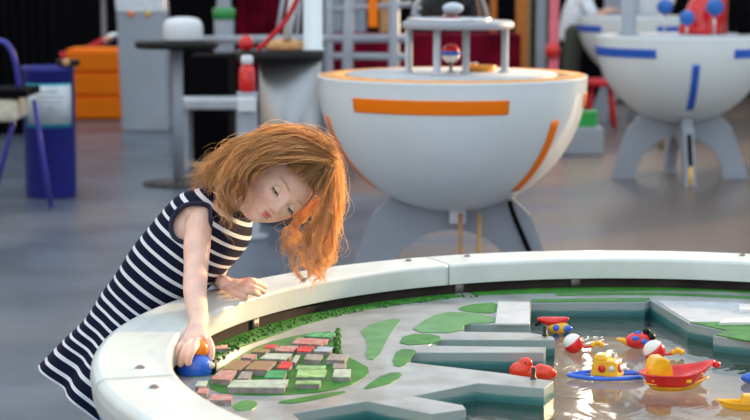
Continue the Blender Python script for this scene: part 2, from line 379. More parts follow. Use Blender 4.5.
# keep the land outline inside the tank
pts = [(p.x, p.y) for p in sh]
last = (TC.x-.30, TC.y-.80)
poly = [(TC.x+RL*math.cos(a_end), TC.y+RL*math.sin(a_end)), (first.x, first.y)]+pts+[last]
poly += [(TC.x+RL*math.cos(a), TC.y+RL*math.sin(a)) for a in [a_start+(a_end-a_start)*k/80 for k in range(81)]][:-1]
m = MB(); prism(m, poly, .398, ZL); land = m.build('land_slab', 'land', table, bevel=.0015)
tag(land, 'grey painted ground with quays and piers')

def patch(name, pl, m_, h=.0012, closed=True, smooth=1):
    q = [P(x, y, z=ZL) for x, y in pl]
    # round the corners
    for _ in range(smooth):
        r = []
        for i in range(len(q)):
            a, b = q[i], q[(i+1) % len(q)]; r += [a*.75+b*.25, a*.25+b*.75]
        q = r
    mm = MB(); prism(mm, [(v.x, v.y) for v in q], ZL-.001, ZL+h); return mm.build(name, m_, table)
G = 'lawn'
patch(G, [(358, 328), (405, 316), (390, 333), (377, 361), (364, 358), (369, 343)], 'grass_pale')
patch(G, [(408, 333), (427, 318), (452, 311), (497, 317), (496, 323.5), (464, 323.5), (462, 333)], 'grass_pale')
patch(G, [(455, 309), (474, 304), (499, 302.5), (498, 314), (470, 312.5)], 'grass')
patch(G, [(404, 334.5), (439, 334.5), (442, 343), (398, 346)], 'grass')
patch(G, [(397, 349), (418, 350), (411, 358), (403, 368), (391, 365)], 'grass', smooth=1)
patch(G, [(362, 389), (386, 373), (404, 373), (396, 382), (370, 389)], 'grass')
patch(G, [(205, 386), (215, 372), (235, 358), (262, 344), (304, 334), (338, 331), (340, 354), (354, 360), (372, 370), (360, 382), (329, 392), (274, 396), (225, 395)], 'grass')
patch(G, [(272, 403), (312, 396), (344, 391), (346, 393), (298, 404)], 'grass')
patch(G, [(231, 406), (244, 400), (258, 402), (256, 409), (238, 412)], 'grass_pale')
patch(G, [(531, 299.8), (640, 298.6), (650, 298.8), (645, 301.6), (531, 302.6)], 'grass', h=.002, smooth=0)
patch(G, [(690, 323), (740, 322), (790, 326), (800, 345), (748, 341.5), (716, 335.5), (727, 331)], 'grass', h=.002, smooth=0)
# wide green belt along the back of the tank
def belt(a0, a1, r0, r1, name, mt, h=.001):
    n = 60; A = [math.radians(a0+(a1-a0)*k/n) for k in range(n+1)]
    f0 = r0 if callable(r0) else (lambda t: r0); 
    pl = [(TC.x+RI*r1*math.cos(a), TC.y+RI*r1*math.sin(a)) for a in A]+[(TC.x+RI*f0(k/n)*math.cos(a), TC.y+RI*f0(k/n)*math.sin(a)) for k, a in reversed(list(enumerate(A)))]
    mm = MB(); prism(mm, pl, ZL-.001, ZL+h); return mm.build(name, mt, table)
lower = [P(x, y, z=ZL) for x, y in [(203, 376), (213, 360), (232, 350), (262, 340), (304, 325), (345, 314), (390, 306), (430, 301), (462, 297)]]
aa, ab = ang(lower[-1]), ang(lower[0]); ab += 2*math.pi if ab < 0 else 0
lower = [v for v in lower if (v.xy-TC.xy).length < RI*.99]
mm = MB(); prism(mm, [(v.x, v.y) for v in lower]+[(TC.x+RI*.998*math.cos(aa+(ab-aa)*k/50), TC.y+RI*.998*math.sin(aa+(ab-aa)*k/50)) for k in range(51)], ZL-.001, ZL+.001); mm.build(G, 'grass', table)
belt(112, 50, lambda t: .955-.02*math.sin(7*t), .998, G, 'grass')
belt(100, 55, lambda t: .895, .925, G, 'grass')
# foam hedge at the foot of the wall
m = MB()
for k in range(260):
    t = rng.random(); a = math.radians(170-58*t); r = RI*(.985-.05*rng.random()); s = .0016+.0022*rng.random()
    ellipsoid(m, (TC.x+r*math.cos(a), TC.y+r*math.sin(a), ZL+s*.5), (s*1.2, s, s), 6, 4)
tag(m.build('hedge', 'hedge', table), kind='stuff')
# pale plaza, benches, blocks on the right bank
patch('plaza', [(658, 301), (742, 303), (760, 312), (735, 324), (690, 322), (672, 311)], 'light_grey', smooth=0)
def tblock(pl, z1, name, m_, z0=ZL, bev=.0012):
    q = [P(x, y, z=z1) for x, y in pl]; mm = MB(); prism(mm, [(v.x, v.y) for v in q], z0-.001, z1); return mm.build(name, m_, table, bevel=bev)
tag(tblock([(719, 322.5), (770, 321.5), (770, 317), (724, 318.5)], ZL+.008, 'quay_block', 'toy_white'), 'low white block')
tblock([(739, 309), (780, 311), (780, 303), (739, 304)], ZL+.008, 'quay_block', 'toy_white')
tag(tblock([(495, 323.5), (529.5, 323.5), (529.3, 301.5), (498, 301.5)], ZL+.004, 'quay_deck', 'light_grey'), 'pale deck panel at the head of the quay')
for x, y in ((545, 336), (533.5, 379)):
    p = P(x, y, z=ZL); m = MB(); lathe(m, (p.x, p.y, ZL), [(.006, -.001), (.006, .003), (.0042, .004), (.0042, .020), (.003, .022), (0, .022)], 12)
    tag(m.build('mooring_bollard', 'dark_metal', table), 'dark steel peg')
# houses
def hz(x, y): return (210+x/4.6875, 325+y/4.6875)
H = [([(85, 290), (348, 292), (365, 256), (112, 258)], 'roof_pale', 5), ([(5, 250), (95, 256), (125, 212), (50, 210)], 'roof_pink', 5),
     ([(128, 250), (180, 250), (200, 218), (150, 218)], 'roof_grey', 4), ([(255, 245), (345, 247), (360, 214), (275, 212)], 'roof_green', 4),
     ([(60, 205), (140, 208), (190, 168), (110, 165)], 'roof_brown', 5), ([(145, 152), (195, 155), (220, 138), (165, 136)], 'roof_pink', 4),
     ([(165, 205), (265, 210), (310, 170), (210, 168)], 'roof_brown', 5), ([(315, 200), (370, 202), (388, 172), (335, 170)], 'roof_red', 4),
     ([(195, 125), (260, 128), (280, 111), (212, 109)], 'roof_brown', 4), ([(235, 155), (350, 160), (385, 135), (270, 132)], 'roof_pale', 4),
     ([(250, 105), (297, 108), (318, 92), (265, 90)], 'roof_red', 4), ([(310, 120), (385, 122), (412, 98), (332, 97)], 'roof_pink', 4),
     ([(383, 172), (402, 174), (422, 142), (400, 140)], 'roof_pale', 4), ([(408, 122), (465, 124), (490, 100), (425, 98)], 'roof_red', 4),
     ([(385, 85), (520, 92), (555, 66), (412, 60)], 'roof_pink', 4), ([(440, 52), (565, 58), (588, 38), (480, 34)], 'roof_green', 4),
     ([(490, 122), (560, 124), (580, 103), (508, 100)], 'roof_blue', 4), ([(440, 160), (515, 165), (530, 138), (458, 135)], 'roof_grey', 4),
     ([(545, 162), (630, 165), (648, 138), (568, 135)], 'roof_grey', 4), ([(405, 242), (535, 243), (546, 210), (415, 208)], 'roof_lime', 3),
     ([(405, 204), (535, 205), (542, 190), (412, 188)], 'roof_lime', 3), ([(402, 275), (512, 275), (520, 260), (408, 260)], 'roof_lime', 4),
     ([(575, 242), (655, 243), (660, 208), (585, 206)], 'roof_pale', 4), ([(575, 200), (630, 202), (640, 182), (580, 180)], 'roof_grey', 3),
     ([(0, 350), (100, 352), (104, 328), (10, 325)], 'roof_pink', 4), ([(22, 112), (80, 108), (82, 92), (22, 98)], 'roof_pink', 3),
     ([(-60, 318), (-15, 320), (-5, 296), (-50, 294)], 'roof_pink', 4), ([(-70, 285), (-20, 285), (-10, 262), (-55, 262)], 'roof_pale', 4)]
for q, rm, hp in H:
    zt = ZL+.0022*hp+.002
    c = [P(*hz(*p), z=zt) for p in q]
    m = MB(); prism(m, [(v.x, v.y) for v in c], ZL-.001, zt-.0018); h = m.build('model_house', 'house_wall', table)
    cc = sum(c, Vector())/4
    m = MB(); prism(m, [tuple((cc+(v-cc)*1.03).xy) for v in c], zt-.0018, zt)
    # small roof ridges
    d = c[3]-c[0]; e = c[1]-c[0]
    for k in range(1, max(2, int(e.length/.018))):
        s = k/max(2, int(e.length/.018)); a = c[0]+e*s; b = a+d*1.0; t = e.normalized()*.0006
        prism(m, [tuple((a-t).xy), tuple((a+t).xy), tuple((b+t).xy), tuple((b-t).xy)], zt, zt+.0006)
    m.build('roof', rm, h)
m = MB(); 
for k in range(14):
    p = P(336+rng.random()*3, 334+k*1.7, z=ZL); ellipsoid(m, (p.x, p.y, ZL+.006), (.006, .005, .008), 6, 4)
tag(m.build('hedge', 'hedge', table), kind='stuff')

# ================================================================== FLOATING TOYS
def wp(px, py): return P(px, py, z=ZW)
def rotz(a): return Matrix.Rotation(a, 3, 'Z')
# red biplane-like boat
def toy_at(px, py): p = wp(px, py); return p
p = toy_at(553, 331)
t = thing('toy_boat', 'small red winged toy with a yellow and blue body, floating under the back quay wall', 'toy', p)
m = MB(); ellipsoid(m, p+Vector((0, 0, .022)), (.036, .016, .010), 18, 8, fn=lambda v: Vector((v.x, v.y*(1-.4*abs(v.x)/.036), v.z+.006*(v.x/.036)**2))); m.build('wing', 'red', t)
m = MB(); ellipsoid(m, p+Vector((.012, -.006, .009)), (.024, .014, .013), 16, 8); m.build('body', 'yellow', t)
m = MB(); ellipsoid(m, p+Vector((.006, -.0155, .010)), (.009, .006, .008), 12, 8); m.build('window', 'toy_blue', t)
m = MB(); ellipsoid(m, p+Vector((.028, -.010, .008)), (.014, .010, .008), 12, 8); m.build('tail', 'toy_blue', t)
m = MB(); tube(m, [p+Vector((-.03, 0, .018)), p+Vector((-.037, -.004, .016))], .0045, 8, caps='round'); m.build('nose', 'black_gloss', t)

def float_ball(px, py, label, yellow_dx, r=.0215):
    p = wp(px, py)+Vector((0, 0, r*.65))
    t = thing('toy_float', label, 'toy', (p.x, p.y, ZW))
    rot = Matrix.Rotation(math.radians(-40), 3, 'Y')
    m = MB(); prof = [(r*math.sin(a), -r*math.cos(a)) for a in np.linspace(0, math.pi*.58, 12)]
    mm = MB(); lathe(mm, (0, 0, 0), prof, 22); mm.v = [tuple(p+rot@Vector(v)) for v in mm.v]; mm.build('float_shell', 'red', t)
    prof = [(r*.985*math.sin(a), -r*.985*math.cos(a)) for a in np.linspace(math.pi*.575, math.pi, 12)]
    mm = MB(); lathe(mm, (0, 0, 0), prof, 22); mm.v = [tuple(p+rot@Vector(v)) for v in mm.v]; tag(mm.build('float_cap', 'toy_white', t), 'white cap')
    m = MB(); tube(m, [p+Vector((r*.8, 0, -.004)), p+Vector((yellow_dx*.6, .002, -.008)), p+Vector((yellow_dx, .003, -.006))], .0028, 8, 8); m.build('rod', 'red', t)
    m = MB()
    for k in range(3): ellipsoid(m, p+Vector((yellow_dx+.009*k, .004+.002*k, -.004+.004*(k % 2))), (.0065, .006, .0065), 10, 7)
    tag(m.build('tail_beads', 'yellow', t), 'yellow beads')
float_ball(573, 350, 'red and white round float nearest the metal pegged piers', .042)
float_ball(654, 358, 'red and white round float directly behind the big red boat', .040, .023)
# ladybird
p = wp(638, 348)
t = thing('toy_ladybird', 'red toy ladybird with blue spots and a black head on the water', 'toy', p)
c = p+Vector((0, 0, .016))
m = MB(); ellipsoid(m, c, (.028, .021, .018), 22, 12); m.build('shell', 'red', t)
for dx, dy, dz, s in ((-.008, -.017, .008, .0085), (.010, -.018, .001, .009), (-.002, -.004, .0165, .008), (-.018, -.010, -.002, .006)):
    m = MB(); ellipsoid(m, c+Vector((dx, dy, dz)), (s, s*.5, s*.7), 12, 8); m.build('spot', 'toy_blue', t)
m = MB(); ellipsoid(m, c+Vector((.026, 0, .008)), (.011, .011, .010), 14, 8); ellipsoid(m, c+Vector((.018, .004, .020)), (.008, .007, .006), 12, 8); m.build('head', 'black_gloss', t)
m = MB(); tube(m, [c+Vector((-.022, 0, -.004)), c+Vector((-.036, -.002, .002)), c+Vector((-.044, -.003, .004))], [.008, .005, .003], 8, caps='round'); m.build('tail', 'yellow', t)
m = MB(); ellipsoid(m, c+Vector((.026, -.006, -.004)), (.008, .006, .006), 10, 6); m.build('collar', 'toy_white', t)
# boat hulls
def hull(mb, c, L, W, H0, th=.003, rot=0, lean=.2, rise=.3, n=36):
    """open boat hull: pointed bow at +x"""
    R = rotz(rot); rings = []
    def outline(k, s, z):
        out = []
        for i in range(n):
            a = 2*math.pi*i/n; x = math.cos(a); y = math.sin(a)
            w_ = (1-.55*max(0, x)**2.2); xx = x*(1+.10*max(0, x))
            out.append(Vector(c)+R@Vector((xx*L/2*s, y*w_*W/2*s, z+(rise*H0*max(0, x)**2 if z > 0 else 0))))
        return out
    prof = [(.50, 0), (.78, .001), (.86, H0*.35), (.93, H0*.75), (1.0, H0*.86), (1.05, H0*.88), (1.05, H0), (.97, H0), (.88, H0*.72), (.80, H0*.30), (.45, H0*.25)]
    for s, z in prof: rings.append(outline(0, s, z+1e-4))
    return loft(mb, rings)
p = wp(675, 386); c = p-Vector((0, 0, .006))
t = thing('toy_tugboat', 'big red toy boat with a yellow seat at its stern', 'toy', (p.x, p.y, ZW))
m = MB(); hull(m, c+Vector((0, 0, .010)), .140, .086, .026, rise=.7, rot=math.radians(12)); m.build('hull', 'red', t)
m = MB(); hull(m, c, .118, .060, .016, rot=math.radians(12)); m.build('keel', 'yellow', t)
R = rotz(math.radians(12))
# seat: rounded yellow chair-shaped funnel
sc0 = c+R@Vector((-.034, 0, .020))
prof = [(-.021, 0), (.023, 0), (.022, .020), (.016, .039), (.004, .047), (-.012, .047), (-.020, .036)]
vs = []
for yy in (-.022, .022):
    for x, z in prof: vs.append(sc0+R@Vector((x, yy*(1-.18*z/.046), z)))
n = len(prof); m = MB(); m.add(vs, [tuple(reversed(range(n, 2*n))), tuple(range(n))]+[(i, (i+1) % n, n+(i+1) % n, n+i)[::-1] for i in range(n)], False); m.build('seat', 'yellow', t, bevel=.004)
m = MB(); ellipsoid(m, c+R@Vector((.084, 0, .044)), (.008, .007, .007), 14, 8); m.build('bow_knob', 'red', t)
m = MB(); lathe(m, (c.x+.02, c.y-.034, c.z+.024), [(.006, -.003), (.006, .003), (0, .003)], 12); m.build('side_button', 'yellow', t)
# yellow cabin on a blue ring
p = wp(606, 379)
t = thing('toy_cabin_raft', 'yellow toy cabin with a red spot standing on a blue boat shaped ring', 'toy', p)
ring = []
for i in range(41):
    a = 2*math.pi*i/40; x = math.cos(a); ring.append(p+Vector((x*.073, math.sin(a)*.034*(1-.5*max(0, -x)**2), .008)))
m = MB(); tube(m, ring, .0042, 8); m.build('ring', 'toy_blue', t)
m = MB(); 
for dy in (-.012, .012): tube(m, [p+Vector((-.06, dy, .006)), p+Vector((.07, dy*1.6, .006))], .003, 8)
m.build('cross_bar', 'toy_blue', t)
cb = p+Vector((.002, 0, .0))
def cabin(mb, c, w0, w1, d0, d1, z0, z1):
    vs = [];
    for wd, dp, z in ((w0, d0, z0), (w1, d1, z1)):
        for a, b in ((-1, -1), (1, -1), (1, 1), (-1, 1)): vs.append(c+Vector((a*wd/2, b*dp/2, z)))
    return mb.add(vs, [(3, 2, 1, 0), (4, 5, 6, 7), (0, 1, 5, 4), (1, 2, 6, 5), (2, 3, 7, 6), (3, 0, 4, 7)], False)
RC = rotz(math.radians(-28))
m = MB(); cabin(m, Vector((0, 0, 0)), .058, .046, .040, .032, .008, .040); cabin(m, Vector((-.010, 0, 0)), .030, .024, .034, .028, .038, .050)
m.v = [tuple(cb+RC@Vector(v)) for v in m.v]; m.build('cabin', 'yellow', t, bevel=.003)
def disc(mb, c, nrm, r, th=.002, seg=18):
    s, q = frame_of(nrm); nrm = nrm.normalized(); vs = [c+nrm*k+(s*math.cos(2*math.pi*i/seg)+q*math.sin(2*math.pi*i/seg))*r for k in (-th, th) for i in range(seg)]
    return mb.add(vs, [tuple(reversed(range(seg))), tuple(range(seg, 2*seg))]+[(i, (i+1) % seg, seg+(i+1) % seg, seg+i) for i in range(seg)], True)
m = MB(); disc(m, cb+RC@Vector((-.004, -.0188, .024)), RC@Vector((0, -1, .12)), .0075); m.build('red_spot', 'red', t)
m = MB(); disc(m, cb+RC@Vector((.0265, 0, .025)), RC@Vector((1, 0, .18)), .0085); tag(m.build('porthole_rim', 'red', t), 'red porthole rim')
m = MB(); disc(m, cb+RC@Vector((.0275, 0, .0255)), RC@Vector((1, 0, .18)), .006); tag(m.build('porthole', 'toy_white', t), 'white round window')
m = MB(); disc(m, cb+RC@Vector((.016, -.0185, .026)), RC@Vector((0, -1, .12)), .0055); m.build('porthole', 'toy_white', t)
# red squirting animals behind the pier
p = wp(534, 380)+Vector((0, .012, 0))
t = thing('toy_duck', 'glossy red lumpy bath toy floating behind the pier with the steel peg', 'toy', p)
m = MB()
for dx, dz, rr in ((-.024, .016, (.024, .017, .019)), (-.016, .030, (.014, .012, .013)), (-.002, .012, (.020, .016, .013)), (.022, .012, (.021, .016, .015)), (.014, .020, (.012, .012, .010)), (.036, .010, (.010, .010, .010))):
    ellipsoid(m, p+Vector((dx, 0, dz)), rr, 20, 12)
o = m.build('body', 'toy_redorange', t)
rmd = o.modifiers.new('union', 'REMESH'); rmd.mode = 'VOXEL'; rmd.voxel_size = .0012; rmd.use_smooth_shade = True
m = MB(); ellipsoid(m, p+Vector((-.017, -.011, .034)), (.002, .0015, .002), 8, 6); m.build('eye', 'black_gloss', t)
# yellow craft bottom right
p = wp(746, 408)
t = thing('toy_ferry', 'yellow toy boat cut off at the lower right edge', 'toy', p)
m = MB(); hull(m, p-Vector((0, 0, .004)), .100, .040, .016, rot=math.pi); m.build('hull', 'yellow', t)
m = MB(); cabin(m, p+Vector((.012, 0, 0)), .044, .038, .028, .022, .008, .026); m.build('cabin', 'yellow', t, bevel=.003)
p = wp(752, 383)
t = thing('toy_submarine', 'dark blue toy at the right edge behind the yellow boat', 'toy', p)
m = MB(); ellipsoid(m, p+Vector((.004, 0, .010)), (.026, .013, .012), 16, 10); m.build('hull', 'toy_blue', t)
m = MB(); tube(m, [p+Vector((.004, 0, .018)), p+Vector((.004, 0, .032))], .005, 8, caps='round'); m.build('tower', 'red', t)

# toy in the hand
TH = P(195, 366, Y=3.30)
t = thing('toy_ship', 'blue toy boat with an orange top and green keel gripped in the girl\'s hand', 'toy', TH)
m = MB(); ellipsoid(m, TH, (.034, .038, .030), 26, 16, fn=lambda v: Vector((v.x*(1+.12*(v.z < 0)), v.y, v.z*(1-.1*(v.z > 0))))); m.build('hull', 'toy_blue', t)
m = MB(); ellipsoid(m, TH+Vector((.001, 0, -.014)), (.032, .035, .022), 24, 12); m.build('keel', 'toy_green', t)
m = MB(); ellipsoid(m, TH+Vector((.006, .004, .032)), (.020, .018, .019), 20, 12); ellipsoid(m, TH+Vector((-.008, .002, .030)), (.015, .014, .011), 16, 10); m.build('cabin', 'toy_orange', t)
m = MB()
for k in range(4):
    lathe(m, TH+Vector((.036, -.010+.009*k, -.018)), [(.0035, 0), (.0035, .028), (.0015, .030), (0, .030)], 8)
m.build('mast', 'black_gloss', t)
m = MB(); ellipsoid(m, TH+Vector((.031, -.012, .004)), (.008, .007, .008), 12, 8); tag(m.build('lamp', 'toy_white', t), 'clear white lamp')

# ================================================================== GIRL
GY = 3.80
girl = thing('person', 'little girl in navy and white striped dress with wavy ginger hair leaning over the table', 'person', (P(125, 325, Y=GY).x, GY, 0))
# head frame
f = Vector((.35, -.857, -.277)).normalized(); u = Vector((.78, .12, .615)); u = (u-f*u.dot(f)).normalized(); r = f.cross(u)   # r = her right
HC = P(273.5, 185, Y=3.735)
HM = Matrix((r, f, u)).transposed()     # local x = her right, y = front, z = up
def ss(a, b, x): x = min(1, max(0, (x-a)/(b-a))); return x*x*(3-2*x)
def headp(d, off=0, features=True):
    x, y, z = d; X = .071*x; Z = .098*z if z > 0 else .088*z
    Yv = (.086 if y > 0 else .092)*y
    if y > 0: Yv = .086*(y**.86)
    if z < 0:
        s = -z; X *= 1-.40*s**1.7
        if y < 0: Yv *= 1-.55*ss(.1, .9, s)
        else: Yv = Yv*(1-.05*s)+.016*ss(.3, 1, s)*(y > 0)
    if z > 0 and y > 0: Yv *= 1-.02*z
    if features and y > 0:
        gx = lambda x0, w_: math.exp(-((abs(X)-x0)/w_)**2); gz = lambda z0, w_: math.exp(-((Z-z0)/w_)**2); g0 = lambda w_: math.exp(-(X/w_)**2)
        Yv -= .0085*gx(.027, .014)*gz(.001, .010)
        Yv += .0030*gx(.024, .020)*gz(.017, .008)
        Yv += .0040*g0(.007)*gz(-.006, .016)
        Yv += .0165*g0(.0075)*gz(-.0285, .0085)
        Yv += .0068*gx(.0088, .0048)*gz(-.0310, .0055)
        Yv -= .0030*g0(.012)*gz(-.0395, .003)
        Yv += .0062*g0(.0175)*gz(-.0465, .0042)+.0066*g0(.015)*gz(-.0550, .0050)
        Yv -= .0040*g0(.019)*gz(-.0505, .0016)
        Yv -= .0030*g0(.016)*gz(-.0640, .004)
        Yv += .0060*g0(.014)*gz(-.0770, .009)
        Yv += .0055*gx(.036, .018)*gz(-.034, .018)
    v = Vector((X, Yv, Z)); 
    if off: v += v.normalized()*off
    return v
def head_mesh(mb, off=0, keep=None, seg=150, rings=130, features=True):
    vs = []; fs = []; dd = []
    for j in range(rings+1):
        ph = math.pi*j/rings-math.pi/2
        for i in range(seg):
            a = 2*math.pi*i/seg; d = (math.sin(a)*math.cos(ph), math.cos(a)*math.cos(ph), math.sin(ph)); v = headp(d, off, features); dd.append(v); vs.append(HC+HM@v)
    for j in range(rings):
        for i in range(seg):
            q = (j*seg+i, j*seg+(i+1) % seg, (j+1)*seg+(i+1) % seg, (j+1)*seg+i)
            if j == 0: q = (q[0], q[2], q[3])
            if j == rings-1: q = (q[0], q[1], q[2])
            if keep is None or keep(sum((dd[k] for k in q), Vector())/len(q)): fs.append(q[::-1])
    return mb.add(vs, fs)
def hl(x, y, z): return HC+HM@Vector((x, y, z))
def surf(X, Z, off=0):
    s_ = max(0, -Z/.088); dx = X/(.071*(1-.40*s_**1.7)); dz = Z/(.098 if Z > 0 else .088); dy = math.sqrt(max(.01, 1-dx*dx-dz*dz))
    v = headp((dx, dy, dz)); return HC+HM@Vector((X, v.y+off, Z))
B = MB()   # body pieces, fused by a voxel union into one skin
mh = MB(); head_mesh(mh)
B.add(mh.v, mh.f)
for s in (1, -1):   # ears
    ellipsoid(B, hl(s*.071, -.006, -.012), (.008, .016, .024), 12, 10, rot=HM@Matrix.Rotation(s*.3, 3, 'Z'))
# torso axis stations: px, py, half width sideways, half depth
ST = [(97, 411, .168, .152), (112, 382, .150, .132), (128, 350, .128, .108), (140, 318, .110, .092), (150, 298, .105, .082), (168, 271, .108, .083), (187, 250, .113, .086),
      (204, 231, .117, .087), (214, 219, .117, .082), (221, 211, .104, .070), (226, 205, .078, .058), (229, 201, .058, .048)]
SC = [P(a, b, Y=GY) for a, b, _, _ in ST]
tdir = (SC[7]-SC[3]).normalized(); YAW = math.radians(20)
n0 = Vector((0, 1, 0)).cross(tdir).normalized(); n0 = n0 if n0.x > 0 else -n0
nf = (n0*math.cos(YAW)+Vector((0, -1, 0))*math.sin(YAW)).normalized()
rs_ = nf.cross(tdir).normalized()     # her right side, towards the camera
cum = [0]
for i in range(1, len(SC)): cum.append(cum[-1]+(SC[i]-SC[i-1]).length)
def Sfun(a, t, off=0, fold=True):
    """point of the dress: a = angle (0 = her right, 90 deg = front), t = 0..1 by length"""
    L = t*cum[-1]; i = min(max(k for k in range(len(cum)) if cum[k] <= L+1e-9), len(cum)-2); w_ = (L-cum[i])/(cum[i+1]-cum[i])
    def cr(vals):
        p0 = vals[max(i-1, 0)]; p1 = vals[i]; p2 = vals[i+1]; p3 = vals[min(i+2, len(vals)-1)]
        return .5*((2*p1)+(p2-p0)*w_+(2*p0-5*p1+4*p2-p3)*w_*w_+(3*p1-p0-3*p2+p3)*w_**3)
    c = cr(SC); A = cr([s[2] for s in ST]); Bq = cr([s[3] for s in ST])
    k = max(0, 1-L/cum[4])
    fo = 1+(k**1.0)*(.075*math.sin(7*a+.6)+.035*math.sin(12*a+2+3*t)+.02*math.sin(4*a+1)) if fold else 1
    ca, sa = math.cos(a), math.sin(a)
    # slightly square section; the hem rides up on the near side
    c = c+tdir*(.036*min(1, k*1.3)**1.5*max(0, ca))
    q = (abs(ca)**2.4+abs(sa)**2.4)**(-1/2.4)
    return c+(rs_*ca*(A+off)+nf*sa*(Bq+off))*fo*q
NA, NT = 144, 190
HT = 8.05; t0h = (cum[7]*.50+cum[8]*.50)/cum[-1]
def hole(a, t):
    best = 9
    for a0 in (.05, math.pi-.05):
        da = (a-a0+math.pi) % (2*math.pi)-math.pi
        best = min(best, math.hypot(da/.45, (t-t0h)*cum[-1]/.046))
    return best
vs = []; uvv = []
for j in range(NT+1):
    for i in range(NA):
        a = 2*math.pi*i/NA; t = j/NT; vs.append(Sfun(a, t)); uvv.append((i/NA, t*cum[-1]/.0255))
fs = []
for j in range(NT):
    for i in range(NA):
        if hole(2*math.pi*(i+.5)/NA, (j+.5)/NT) < 1: continue
        fs.append((j*NA+i, j*NA+(i+1) % NA, (j+1)*NA+(i+1) % NA, (j+1)*NA+i))
m = MB(); m.add(vs, fs); dress = m.build('dress', 'dress', girl)
uvl = dress.data.uv_layers.new(name='stripe')
li = np.zeros(len(dress.data.loops), dtype=np.int32); dress.data.loops.foreach_get('vertex_index', li)
uvl.data.foreach_set('uv', np.array(uvv)[li].ravel())
sd = dress.modifiers.new('cloth', 'SOLIDIFY'); sd.thickness = .002; sd.offset = 1
for a0 in (.05, math.pi-.05):
    lp = [Sfun(a0+.46*math.cos(k*2*math.pi/64), t0h+.0475/cum[-1]*math.sin(k*2*math.pi/64), .002) for k in range(65)]
    m = MB(); tube(m, lp, .0052, 8); m.build('armhole_binding', 'navy_plain', dress)
lp = [Sfun(k*2*math.pi/48, .998, .001) for k in range(49)]
m = MB(); tube(m, lp, .0035, 8); m.build('neck_binding', 'navy_plain', dress)
# skin torso just under the dress
rings = []
for j in range(28):
    t = .24+.745*j/27; rings.append([Sfun(2*math.pi*k/32, t, -.011 if t < .9 else -.008, fold=False) for k in range(32)])
loft(B, rings)
# neck
tube(B, [P(214, 217, Y=3.80), P(229, 206, Y=3.795), P(244, 202, Y=3.785), HC-u*.045-f*.03], [.040, .033, .031, .034], 16, 10)
# arms
SR = P(203, 207, Y=3.70); ER = P(196, 268, Y=3.60); WR = P(199, 321, Y=3.42)
tube(B, [P(213, 217, Y=3.78), P(204, 214, Y=3.74), P(199, 225, Y=3.70), P(197, 245, Y=3.65), ER, P(195, 290, Y=3.535), P(197, 306, Y=3.48), WR, P(196, 330, Y=3.385)],
     [.028, .0285, .0290, .0285, .0255, .0245, .0215, .0185, .018], 18, 34, caps='round')
SLp = P(240, 214, Y=3.90); EL = P(222, 246, Y=3.99)
tube(B, [P(228, 212, Y=3.84), SLp, P(232, 230, Y=3.95), EL, P(219, 266, Y=3.93), P(216, 277, Y=3.89), P(221, 283, Y=3.87)], [.035, .034, .029, .025, .0225, .0175, .017], 16, 26, caps='round')
# right hand: palm over the toy, fingers down its left and front, thumb on the right
def finger(pts, r0, r1): tube(B, pts, [r0, r0*.98, r0*.92, r1][:len(pts)] if len(pts) <= 4 else r0, 10, 12, caps='round')
def palm(mb, a, b, side, w0, w1, th):
    d = (b-a); nrm = d.cross(side).normalized(); side = (side-d.normalized()*side.dot(d.normalized())).normalized(); rings = []
    for k in range(9):
        s = k/8; c = a+d*s; wd = w0+(w1-w0)*ss(0, .8, s); tt = th*(1 if 0 < k < 8 else .75)
        rings.append([c+side*wd*math.cos(q)*(abs(math.cos(q))**-.25 if abs(math.cos(q)) > .05 else 1)+nrm*tt*math.sin(q) for q in [2*math.pi*i/20 for i in range(20)]])
    loft(mb, rings)
wrist = P(197, 326, Y=3.40); knuck = P(192, 342, Y=3.325)
hside = (P(205, 339, Y=3.31)-P(179, 343, Y=3.345)).normalized()
palm(B, wrist, knuck, hside, .019, .029, .0115)
def PT(x, y, Y): return P(x, y, Y=Y)
finger([PT(198, 341, 3.315), PT(194, 348, 3.270), PT(190, 355, 3.256), PT(188, 363, 3.254)], .0080, .0066)
finger([PT(192, 341, 3.320), PT(187, 347, 3.272), PT(183, 355, 3.262), PT(180.5, 364, 3.263)], .0082, .0066)
finger([PT(186, 341, 3.330), PT(180, 347, 3.290), PT(176.5, 355, 3.278), PT(175, 363, 3.277)], .0078, .0062)
finger([PT(181, 341, 3.345), PT(175.5, 346, 3.315), PT(173.5, 352, 3.305), PT(173.5, 358, 3.303)], .0068, .0056)
finger([PT(201, 331, 3.375), PT(208, 341, 3.335), PT(211, 350, 3.315), PT(210.5, 360, 3.305)], .0092, .0070)
# left hand resting on the rim
def PZ(x, y, z): return P(x-1, y-4, z=z)
tube(B, [P(217, 280, Y=3.88), PZ(226, 287, .575)], [.017, .016], 14, 6, caps='round')
palm(B, PZ(221, 286, .572), PZ(243, 289, .572), (PZ(238, 295, .562)-PZ(244, 284, .566)), .017, .024, .0105)
finger([PZ(238, 294, .567), PZ(247, 295, .571), PZ(254, 296.5, .568), PZ(260, 298.5, .559)], .0076, .0060)
finger([PZ(241, 291, .571), PZ(250, 290.5, .578), PZ(258, 292.5, .571), PZ(264.5, 296, .5595)], .0078, .0060)
finger([PZ(243, 288, .572), PZ(252, 286.5, .579), PZ(260, 288.5, .571), PZ(266.5, 291, .5595)], .0076, .0058)
finger([PZ(243, 285, .570), PZ(251, 284, .574), PZ(257, 285, .568), PZ(262, 286.5, .5585)], .0066, .0052)
finger([PZ(226, 291, .567), PZ(233, 296, .564), PZ(240, 299, .561), PZ(246, 300.5, .5595)], .0082, .0062)
